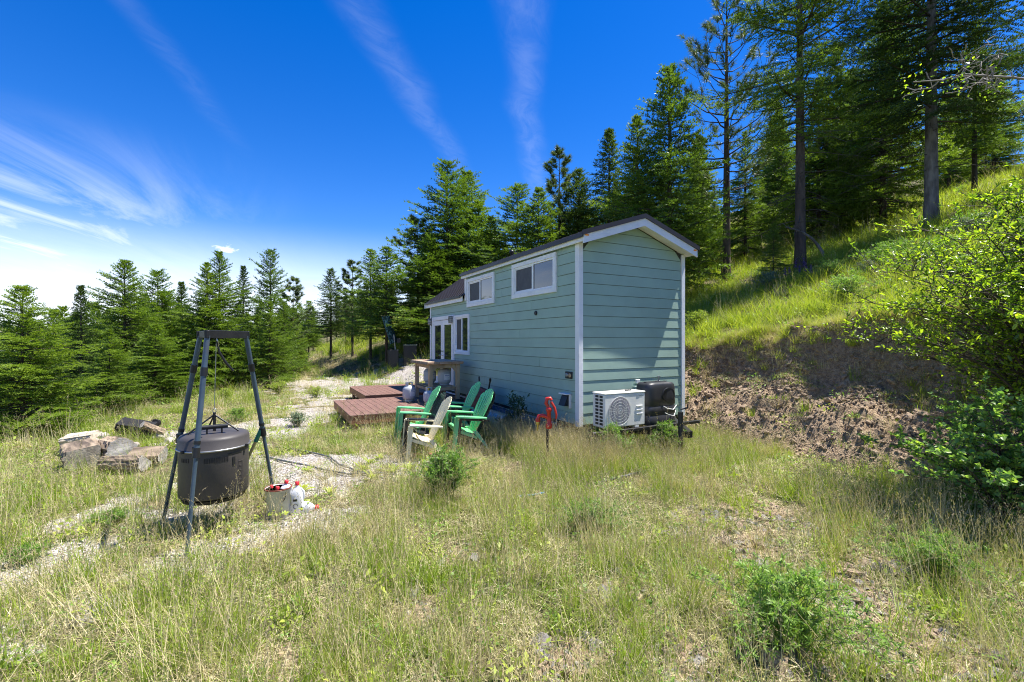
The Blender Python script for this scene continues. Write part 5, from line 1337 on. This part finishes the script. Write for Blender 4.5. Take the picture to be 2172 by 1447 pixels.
for px_, py_, h_, R_s, mt_, lab in ((504, 896, .3, .28, 'weed', 'low green plant on the gravel edge behind the barrel'), (631, 906, .28, .25, 'sage', 'low grey-green plant in the middle of the gravel track'),
        (478, 850, .35, .25, 'limeleaf', 'small bright plant in the meadow left of the track'), (590, 838, .45, .35, 'limeleaf', 'tall yellow-green plant in the meadow by the track'),
        (670, 845, .35, .35, 'limeleaf', 'yellow-green plant at the track edge'), (185, 900, .6, .5, 'weed', 'leafy green shrub between the left fir and the logs'),
        (1255, 1130, .30, .42, 'weed', 'green leafy weed clump in the middle of the meadow'), (1665, 1385, .46, .52, 'weed', 'feathery green weed in the right foreground'),
        (1980, 1225, .34, .52, 'weed', 'spreading green weed below the berry bush'), (2080, 1090, .55, .5, 'weed', 'tall green weed at the right edge'),
        (50, 1195, .12, .18, 'weed', 'low green mat plant by the left gravel patch'), (235, 1115, .12, .2, 'weed', 'low green mat plant behind the tripod foot'),
        (1480, 700, .5, .4, 'limeleaf', 'small yellow-green shrub on the bank next to the house'), (1800, 640, .55, .6, 'berry', 'round leafy shrub on the bank crest'),
        (1760, 590, .5, .5, 'berry', 'leafy shrub on the slope below the bent snag'), (1620, 590, .4, .5, 'weed', 'leafy shrub left of the lupines on the slope'),
        (1900, 560, .6, .7, 'weed', 'leafy shrub high on the slope under the trees'), (1290, 975, .55, .35, 'weed', 'weeds growing up in front of the steel skirt plate'),
        (1410, 965, .5, .3, 'weed', 'weeds growing under the trailer tongue')):
    v = on_ground(px_, py_); shrub('leafy_plant', lab, v, h_, R_s, int(px_+py_), mt_, 50, 9, 15, max(.026, h_*.085), .20, simple=True, cat='plant', upright=.6)
rsh = random.Random(3); protos_sh = {}
for i in range(26):
    px_ = rsh.uniform(1480, 2150); py_ = rsh.uniform(430, 640) - (px_-1480)*.12
    v = on_ground(px_, py_); kd = rsh.choice(('weed', 'berry', 'weed', 'sage', 'limeleaf'))
    if (v.y > 26) or H > v.z+1.2: continue
    if kd not in protos_sh: protos_sh[kd] = c_ = shrub('slope_shrub', 'low leafy shrub on the sunny grass slope under the trees', v, .5, .5, 700+i, kd, 26, 9, 10, .05, .3, simple=True, cat='shrub', bs=True, group='shrubs on the grass slope')
    else: c_ = copy_tree(protos_sh[kd]); c_.location = v
    c_.rotation_euler[2] = rsh.uniform(0, 6); c_['label'] = 'low leafy shrub on the sunny grass slope '+pick(px_, ((1620, 'just right of the house'), (1760, 'below the straight dark trunk'), (1900, 'below the leaning grey trunk'), (9999, 'near the thick grey trunk'))); q_s = rsh.uniform(.6, 1.3); c_.scale = (q_s, q_s, q_s)
# yellow-green rosettes on the gravel
def rosette(seed, n=14, L=.16):
    rg = np.random.default_rng(seed); az = np.arange(n)*2.4; D = np.stack([np.cos(az), np.sin(az), rg.uniform(.3, 1.3, n)], 1); P = np.zeros((n, 3)); N_ = np.stack([-np.cos(az)*.6, -np.sin(az)*.6, np.ones(n)], 1)
    return leaves_mesh('rosette', P, D, N_, L*rg.uniform(.6, 1.1, n), .26, rg.random(n), 'limeleaf')
ros = [rosette(i) for i in range(3)]
for i, (px_, py_) in enumerate(((783, 985), (815, 1000), (808, 975), (870, 1000), (880, 1012), (905, 1003), (768, 1000), (835, 1003), (655, 1002), (700, 1050), (640, 1045), (860, 1025), (790, 1020))):
    v = on_ground(px_, py_); o = link('rosette_plant', ros[i % 3], None, v, (0, 0, i)); s_ = random.uniform(.7, 1.15); o.scale = (s_, s_, s_)
    tag(o, 'yellow-green leaf rosette growing on the gravel before the chairs', 'plant', 'rosette plants on the gravel')
# lupines
for i in range(7):
    v = on_ground(1668+i*9+random.uniform(-5, 5), 598+random.uniform(-10, 6)); lr = root('lupine', v, 0, 'purple lupine spike at the foot of the tall straight trunk', 'flower', 'lupines under the tall trunk')
    h_ = random.uniform(.4, .7); MB().tube([(0, 0, 0), (.02, 0, h_)], .006, 5).build('stem', M['twigbark'], lr)
    n = 60; rg = np.random.default_rng(i); z = h_*(.5+.5*rg.random(n)); az = rg.uniform(0, 6.28, n); w = (1.05-z/h_)*.09+.012
    P = np.stack([w*0, w*0, z], 1); D = np.stack([np.cos(az), np.sin(az), rg.uniform(0, .5, n)], 1)
    link('petals', leaves_mesh('petals', P, D, np.tile([0, 0, 1.], (n, 1)), w+.02, .7, rg.random(n), 'lupine', True), lr)
# bare-branched small tree at the right edge
br_ = root('bare_tree', (8.4, 5.8, tz(8.4, 5.8)), 0, 'small tree with a long pale bare limb reaching in from the right edge', 'tree')
segs = []; rg = np.random.default_rng(77); zb_ = tz(8.4, 5.8)
tr0 = np.array([[0, 0, -.3], [.05, 0, 1.2], [0, .05, 2.2], [-.2, .05, 3.0]]); link('trunk', limb_mesh('trunk', [(tr0, np.array([.1, .08, .06, .05]))], M['palebark'], 9), br_)
def limbc(a, b, sag, r, k=9):
    t = np.linspace(0, 1, k)[:, None]; p = a+(b-a)*t; p[:, 2] += (np.sin(t[:, 0]*PI))*sag; p += rg.normal(0, .02, (k, 3)); return (p, np.linspace(r, .006, k))
e_ = np.array([(1935-1086)/965*5.0-8.4, 5.0-5.8, H+(722-175)/965*5.0-zb_])
main = limbc(tr0[2], e_, .25, .022, 12); segs.append(main)
Pl = []; Dl = []
for i in range(22):
    s0 = main[0][rg.integers(3, 12)]; d = rg.normal(0, 1, 3); d[2] -= .35; d[0] -= .5; d /= np.linalg.norm(d); L = rg.uniform(.15, .45); tw = limbc(s0, s0+d*L, rg.uniform(-.1, .15), .006, 6); segs.append(tw)
    for j in range(3): a = tw[0][rg.integers(1, 6)]; d2 = d+rg.normal(0, .7, 3); segs.append(limbc(a, a+d2*.12, .02, .003, 4))
    if i % 2 == 0:
        for k in range(16): Pl.append(tw[0][-1]+rg.normal(0, .07, 3)); Dl.append(rg.normal(0, 1, 3))
for i in range(40): Pl.append(main[0][-1]+rg.normal(0, .10, 3)); Dl.append(rg.normal(0, 1, 3))
link('limbs', limb_mesh('limbs', segs, M['palebark'], 6), br_)
Pl = np.array(Pl); Dl = np.array(Dl); link('crown', leaves_mesh('crown', Pl, Dl, rg.normal(0, .5, Pl.shape)+[0, 0, 1], rg.uniform(.03, .05, len(Pl)), .5, rg.random(len(Pl)), 'leaf', True), br_)

# ------------------------------------------------------------ instanced ground cover (stuff)
def scatter(name, pts, rot, scl, idx, protos, label):
    col = bpy.data.collections.new(name+'_kinds')
    for i, me in enumerate(protos): col.objects.link(bpy.data.objects.new('%s_%02d' % (name, i), me))
    me = bpy.data.meshes.new(name); me.vertices.add(len(pts)); me.vertices.foreach_set('co', np.asarray(pts, np.float32).ravel())
    for k, t_, v_s in (('rot', 'FLOAT_VECTOR', rot), ('scl', 'FLOAT_VECTOR', scl), ('idx', 'INT', idx)):
        a = me.attributes.new(k, t_, 'POINT'); a.data.foreach_set('vector' if t_ == 'FLOAT_VECTOR' else 'value', np.asarray(v_s, np.int32 if t_ == 'INT' else np.float32).ravel())
    o = link(name, me); tag(o, label, kind='stuff')
    ng = bpy.data.node_groups.new(name, 'GeometryNodeTree'); ng.interface.new_socket('Geometry', in_out='INPUT', socket_type='NodeSocketGeometry'); ng.interface.new_socket('Geometry', in_out='OUTPUT', socket_type='NodeSocketGeometry')
    gi = ng.nodes.new('NodeGroupInput'); go = ng.nodes.new('NodeGroupOutput'); ip = ng.nodes.new('GeometryNodeInstanceOnPoints'); ci_ = ng.nodes.new('GeometryNodeCollectionInfo')
    ci_.inputs['Collection'].default_value = col; ci_.inputs['Separate Children'].default_value = True; ci_.inputs['Reset Children'].default_value = True
    def na_(n_, ty): a = ng.nodes.new('GeometryNodeInputNamedAttribute'); a.data_type = ty; a.inputs[0].default_value = n_; return a.outputs[0]
    ng.links.new(gi.outputs[0], ip.inputs['Points']); ng.links.new(ci_.outputs[0], ip.inputs['Instance']); ip.inputs['Pick Instance'].default_value = True
    ng.links.new(na_('idx', 'INT'), ip.inputs['Instance Index']); ng.links.new(na_('rot', 'FLOAT_VECTOR'), ip.inputs['Rotation']); ng.links.new(na_('scl', 'FLOAT_VECTOR'), ip.inputs['Scale'])
    ng.links.new(ip.outputs[0], go.inputs[0]); md = o.modifiers.new('scatter', 'NODES'); md.node_group = ng
    return o
def blades(seed, n, rad, h0, h1, w, lean, mt, seeds=0, segs=3, curl=.5):
    rg = np.random.default_rng(seed); az = rg.uniform(0, 2*PI, n); rr = rad*np.sqrt(rg.random(n)); b = np.stack([rr*np.cos(az), rr*np.sin(az), np.full(n, -.02)], 1)
    hh = rg.uniform(h0, h1, n); la = rg.uniform(0, 2*PI, n); lm_ = np.abs(rg.normal(0, lean, n)); d = np.stack([np.cos(la), np.sin(la)], 1); wd = np.stack([-np.sin(la+rg.normal(0, .5, n)), np.cos(la), np.zeros(n)], 1)
    V = []; 
    for s_ in range(segs+1):
        t = s_/segs; off = (lm_*t+curl*lm_*t*t)*hh; z = hh*t*(1-.18*np.minimum(lm_, 1.5)*t)
        c = b+np.stack([d[:, 0]*off, d[:, 1]*off, z], 1); ww = w*(1-t)**.6 if s_ < segs else 0
        if s_ < segs: V += [c-wd*ww/2, c+wd*ww/2]
        else: V += [c]
    k = 2*segs+1; V = np.stack(V, 1); F = []
    for s_ in range(segs-1): F += [(2*s_, 2*s_+1, 2*s_+3), (2*s_, 2*s_+3, 2*s_+2)]
    F += [(2*segs-2, 2*segs-1, 2*segs)]
    F = (np.array(F)[None]+(np.arange(n)*k)[:, None, None]).reshape(-1, 3); rn = np.repeat(rg.random(n)*.7+rg.random()*.3, k); Vv = V.reshape(-1, 3); mi = np.zeros(len(F), np.int32)
    if seeds:
        tips = V[:, -1]; base_ = V[:, -2]; q_ = []; 
        for i in range(n):
            ax = (tips[i]-base_[i]); ax = ax/(np.linalg.norm(ax)+1e-6)
            for j in range(seeds):
                p = tips[i]-ax*(j/seeds)*.13*hh[i]*1.2; o_ = rg.normal(0, .006, 3); sd_ = rg.normal(0, 1, 3); sd_ = np.cross(ax, sd_); sd_ /= np.linalg.norm(sd_)+1e-6
                q_ += [p+o_-sd_*.0028, p+o_+sd_*.0028, p+o_+ax*.016+sd_*.004]
        q_ = np.array(q_); b0_ = len(Vv); Vv = np.concatenate([Vv, q_]); F2 = np.arange(len(q_)).reshape(-1, 3)+b0_; F = np.concatenate([F, F2]); rn = np.concatenate([rn, np.repeat(rg.random(len(q_)//3), 3)]); mi = np.concatenate([mi, np.ones(len(F2), np.int32)])
    return mesh_np('tuft', Vv, F, False, [M[mt], M['seed']], {'rnd': rn}, mi)
def forb(seed, n=26, R=.12, L=.03, mt='weed'):
    rg = np.random.default_rng(seed); P = rg.normal(0, R*.5, (n, 3)); P[:, 2] = np.abs(P[:, 2])*.7+.01; D = rg.normal(0, 1, (n, 3)); D[:, 2] = np.abs(D[:, 2])*.6
    return leaves_mesh('forb', P, D, np.tile([0, 0, 1.], (n, 1))+rg.normal(0, .4, (n, 3)), L*rg.uniform(.6, 1.4, n), .5, rg.random(n), mt, True)
def thatch(seed, n=60, R=.2):
    rg = np.random.default_rng(seed); P = rg.uniform(-R, R, (n, 3)); P[:, 2] = rg.uniform(.0, .03, n); a = rg.uniform(0, 6.28, n); L = rg.uniform(.04, .16, n); d = np.stack([np.cos(a), np.sin(a), rg.normal(.05, .18, n)], 1)*L[:, None]; w = np.stack([-np.sin(a), np.cos(a), a*0], 1)*.0018
    T_ = np.stack([P-w, P+w, P+d], 1); return tris_mesh('thatch', T_, rg.random(n), M['straw'])

gt = [blades(i, 50, .09, .10, .32, .0055, .45, 'grass') for i in range(4)]            # 0-3 green tufts
dt = [blades(20+i, 40, .11, .08, .30, .0045, .65, 'straw') for i in range(3)]         # 4-6 straw tufts
lw = [blades(30+i, 70, .16, .03, .10, .004, .7, 'grass', segs=2) for i in range(2)]   # 7-8 low turf
st2 = [blades(40+i, 10, .10, .36, .68, .0036, .28, 'straw', seeds=9, segs=4) for i in range(3)]   # 9-11 tall seed stalks
gs = [blades(50+i, 11, .09, .30, .58, .0040, .30, 'grass', seeds=7, segs=4) for i in range(2)]    # 12-13 green seed stalks
fb = [forb(60+i) for i in range(2)]                                                   # 14-15 forbs
th_ = [thatch(70+i) for i in range(2)]                                                # 16-17 dead thatch
hg = [blades(80+i, 60, .16, .12, .34, .008, .55, 'hillgrass', segs=2) for i in range(3)]         # 18-20 hill grass
lf_ = [forb(90, 34, .18, .05, 'weed'), forb(91, 34, .18, .045, 'limeleaf')]           # 21-22
PROT = gt+dt+lw+st2+gs+fb+th_+hg+lf_
rg = np.random.default_rng(99)
def sector(n, r0, r1, a0=-58, a1=60):
    r = np.sqrt(rg.uniform(r0*r0, r1*r1, n)); a = np.radians(rg.uniform(a0, a1, n)); return r*np.sin(a), r*np.cos(a)
def blocked(x, y):
    p = CP*x+SP*y; q = -SP*x+CP*y
    b = (p > 4.45) & (p < 7.15) & (q > 6.12) & (q < 14.2)
    b |= (p > 1.75) & (p < 4.6) & (q > 9.7) & (q < 15.0)
    b |= np.hypot(x-bk0.x, y-bk0.y) < .12
    lg_ = G(245, 1000); b |= (np.hypot((x-lg_.x)*.8, y-lg_.y) < .65) & (rg.random(np.shape(x)) < .72)
    return b
PX = []; PY = []; ID = []; SC = []
def emit(x, y, ids, s0, s1, keep):
    k = rg.random(len(x)) < keep; k &= ~blocked(x, y); x, y = x[k], y[k]; PX.append(x); PY.append(y)
    ID.append(rg.choice(ids, len(x))); SC.append(rg.uniform(s0, s1, len(x)))
for r0, r1, dn, ss in ((.7, 3.2, 150, .85), (3.2, 6, 110, 1.0), (6, 10, 62, 1.1), (10, 17, 26, 1.35), (17, 30, 8, 1.9), (30, 48, 2.5, 2.6)):
    area = .5*math.radians(118)*(r1*r1-r0*r0); n = int(area*dn); x, y = sector(n, r0, r1)
    gv = gravel_amt(x, y); dr = dirt_amt(x, y); p = CP*x+SP*y; q = -SP*x+CP*y; p0 = np.interp(q, P0_Q, P0_P); d = p-p0
    hill = sst(d, 1.9, 2.3); big = fbm(x, y, .45, 3, 88)+.5; green = sst(big+.10*sst(x, 0, 3), .42, .58)
    patch_ = sst(fbm(x, y, 1.5, 3, 91), -.12, .06); op = (1-gv*.93)*(1-dr*.88)
    mead = op*(1-hill)*(.08+.92*patch_)
    sz = ss
    emit(x, y, [0, 1, 2, 3], .55*sz, 1.15*sz, mead*(.14+.50*green)*.68)
    x, y = sector(n, r0, r1); 
    def fl(x, y):
        gv = gravel_amt(x, y); dr = dirt_amt(x, y); p = CP*x+SP*y; q = -SP*x+CP*y; d = p-np.interp(q, P0_Q, P0_P); hill = sst(d, 1.9, 2.3)
        green = sst(fbm(x, y, .45, 3, 88)+.5+.12*sst(x, 0, 3), .40, .62); return (1-gv*.93)*(1-dr*.88), hill, green, .10+.90*sst(fbm(x, y, 1.5, 3, 91), -.12, .06)
    o_, hl_, g_, pt = fl(x, y); emit(x, y, [4, 5, 6], .5*sz, 1.05*sz, o_*(1-hl_)*(.42-.24*g_)*pt*.95)
    x, y = sector(n, r0, r1); o_, hl_, g_, pt = fl(x, y); emit(x, y, [7, 8], .8*sz, 1.3*sz, (o_*.9+.06)*(1-hl_)*(.25+.3*g_)*.7)
    x, y = sector(n//3, r0, r1); o_, hl_, g_, pt = fl(x, y); emit(x, y, [9, 10, 11, 12, 13], .6*sz, 1.1*sz**.5, np.minimum(1, o_*(1-hl_)*pt*.95))
    x, y = sector(n//3, r0, r1); o_, hl_, g_, pt = fl(x, y); emit(x, y, [14, 15, 14, 22], .7*sz, 1.3*sz, (o_+.25)*(1-hl_)*.32)
    x, y = sector(n//2, r0, r1); o_, hl_, g_, pt = fl(x, y); emit(x, y, [16, 17], .8*sz, 1.3*sz, (o_*.8+.1)*(1-hl_)*.6)
    x, y = sector(n, r0, r1); o_, hl_, g_, pt = fl(x, y); emit(x, y, [18, 19, 20], .65*sz, 1.2*sz, hl_*.62*(.4+.6*pt))
    x, y = sector(n//3, r0, r1); o_, hl_, g_, pt = fl(x, y); emit(x, y, [21, 22, 4, 5, 10, 12], .7*sz, 1.25*sz, hl_*.55)
x, y = sector(1500, 1.2, 6.5); o_, hl_, g_, pt = fl(x, y); emit(x, y, [9, 10, 11, 12], .7, 1.15, o_*(1-hl_)*.8)
# shaggy dry turf overhanging the bank edge
q_ = rg.uniform(.5, 13, 2600); p_ = np.interp(q_, P0_Q, P0_P)+2.0+rg.normal(0, .22, 2600); PX.append(CP*p_-SP*q_); PY.append(SP*p_+CP*q_); ID.append(rg.choice([4, 5, 6, 18], 2600)); SC.append(rg.uniform(.45, .85, 2600))
q_ = rg.uniform(.8, 12, 1500); p_ = np.interp(q_, P0_Q, P0_P)+rg.uniform(1.2, 2.1, 1500); PX.append(CP*p_-SP*q_); PY.append(SP*p_+CP*q_); ID.append(rg.choice([16, 17, 17, 7, 5, 14], 1500)); SC.append(rg.uniform(.3, .8, 1500))
# tall seeding grass just in front of the house and chairs
q_ = rg.uniform(4.6, 7.6, 1100); p_ = rg.uniform(3.35, 4.55, 1100); PX.append(CP*p_-SP*q_); PY.append(SP*p_+CP*q_); ID.append(rg.choice([9, 10, 12, 13, 0, 2], 1100)); SC.append(rg.uniform(.7, 1.05, 1100))
q_ = rg.uniform(4.2, 6.1, 700); p_ = rg.uniform(4.4, 7.2, 700); PX.append(CP*p_-SP*q_); PY.append(SP*p_+CP*q_); ID.append(rg.choice([9, 12, 13, 0, 2, 5], 700)); SC.append(rg.uniform(.55, .95, 700))
x = np.concatenate(PX); y = np.concatenate(PY); z = terrain(x, y); n = len(x); s = np.concatenate(SC)
rot = np.stack([rg.normal(0, .12, n), rg.normal(0, .12, n), rg.uniform(0, 6.28, n)], 1)
scatter('grass', np.stack([x, y, z], 1), rot, np.stack([s, s, s*rg.uniform(.8, 1.1, n)], 1), np.concatenate(ID), PROT, 'mixed green and dry meadow grass with seed stalks')
print('grass instances', n)

# gravel stones
def rockscatter(name, mt, x, y, s, label, sq=.7, flat=1.0, zo=.2):
    n = len(x); z = terrain(x, y)+s*zo; rot = np.stack([rg.normal(0, .5, n), rg.normal(0, .5, n), rg.uniform(0, 6.28, n)], 1)
    scl = np.stack([s*rg.uniform(.7, 1.3, n), s*rg.uniform(.7, 1.2, n), s*rg.uniform(.5, 1.0, n)*flat], 1)
    return scatter(name, np.stack([x, y, z], 1), rot, scl, rg.integers(0, 5, n), rocks(mt, range(40, 45), sq), label)
x, y = sector(90000, 1.2, 13, -58, 20); g_ = gravel_amt(x, y); k = rg.random(len(x)) < sst(g_, .25, .8)*.85; x, y = x[k], y[k]; s = rg.lognormal(-4.75, .4, len(x))
rockscatter('gravel', 'gravelst', x, y, s, 'pale pinkish gravel spread over the pad and track')
x, y = sector(80000, 1.5, 14, 0, 60); dd_ = dirt_amt(x, y); k = (rg.random(len(x)) < sst(dd_, .3, .9)*.8) & ~blocked(x, y); x, y = x[k], y[k]; s = np.clip(rg.lognormal(-4.3, .62, len(x)), .005, .11)
rockscatter('bank_rubble', 'bankrock', x, y, s, 'loose brown shale and clods covering the cut bank')
q_ = rg.uniform(1, 12, 5200); d_ = rg.uniform(.9, 2.15, 5200); p_ = np.interp(q_, P0_Q, P0_P)+d_; x, y = CP*p_-SP*q_, SP*p_+CP*q_; k = ~blocked(x, y); x, y = x[k], y[k]
rockscatter('bank_stones', 'bankrock', x, y, np.clip(rg.lognormal(-3.5, .5, len(x)), .012, .10), 'angular brown stones sticking out of the steep bank face', .6, .8, -.1)
x, y = sector(5200, .9, 5.5, -20, 52); dd_ = dirt_amt(x, y); k = rg.random(len(x)) < sst(dd_, .1, .5); x, y = x[k], y[k]; s = np.clip(rg.lognormal(-3.75, .5, len(x)), .01, .08)
rockscatter('shale_chips', 'slate', x, y, s, 'flat grey and tan shale chips on bare soil in the right foreground', .5, .4, .1)
for i, (px_, py_, s_) in enumerate(((740, 885, .16), (470, 812, .12), (565, 810, .22), (610, 800, .2))):
    v = on_ground(px_, py_); o = link('boulder', ring_m[i], None, (v.x, v.y, v.z+s_*.2), (0, 0, i), (s_*1.4, s_, s_*.7)); tag(o, ('white rock beside the gravel near the deck corner', 'pale rock in the meadow behind the barrel', 'pale rock in the meadow right of the sagebrush', 'pale rock by the end of the gravel track')[i], 'rock')
print('tris', sum(len(m.loops)-2*len(m.polygons) for m in bpy.data.meshes))
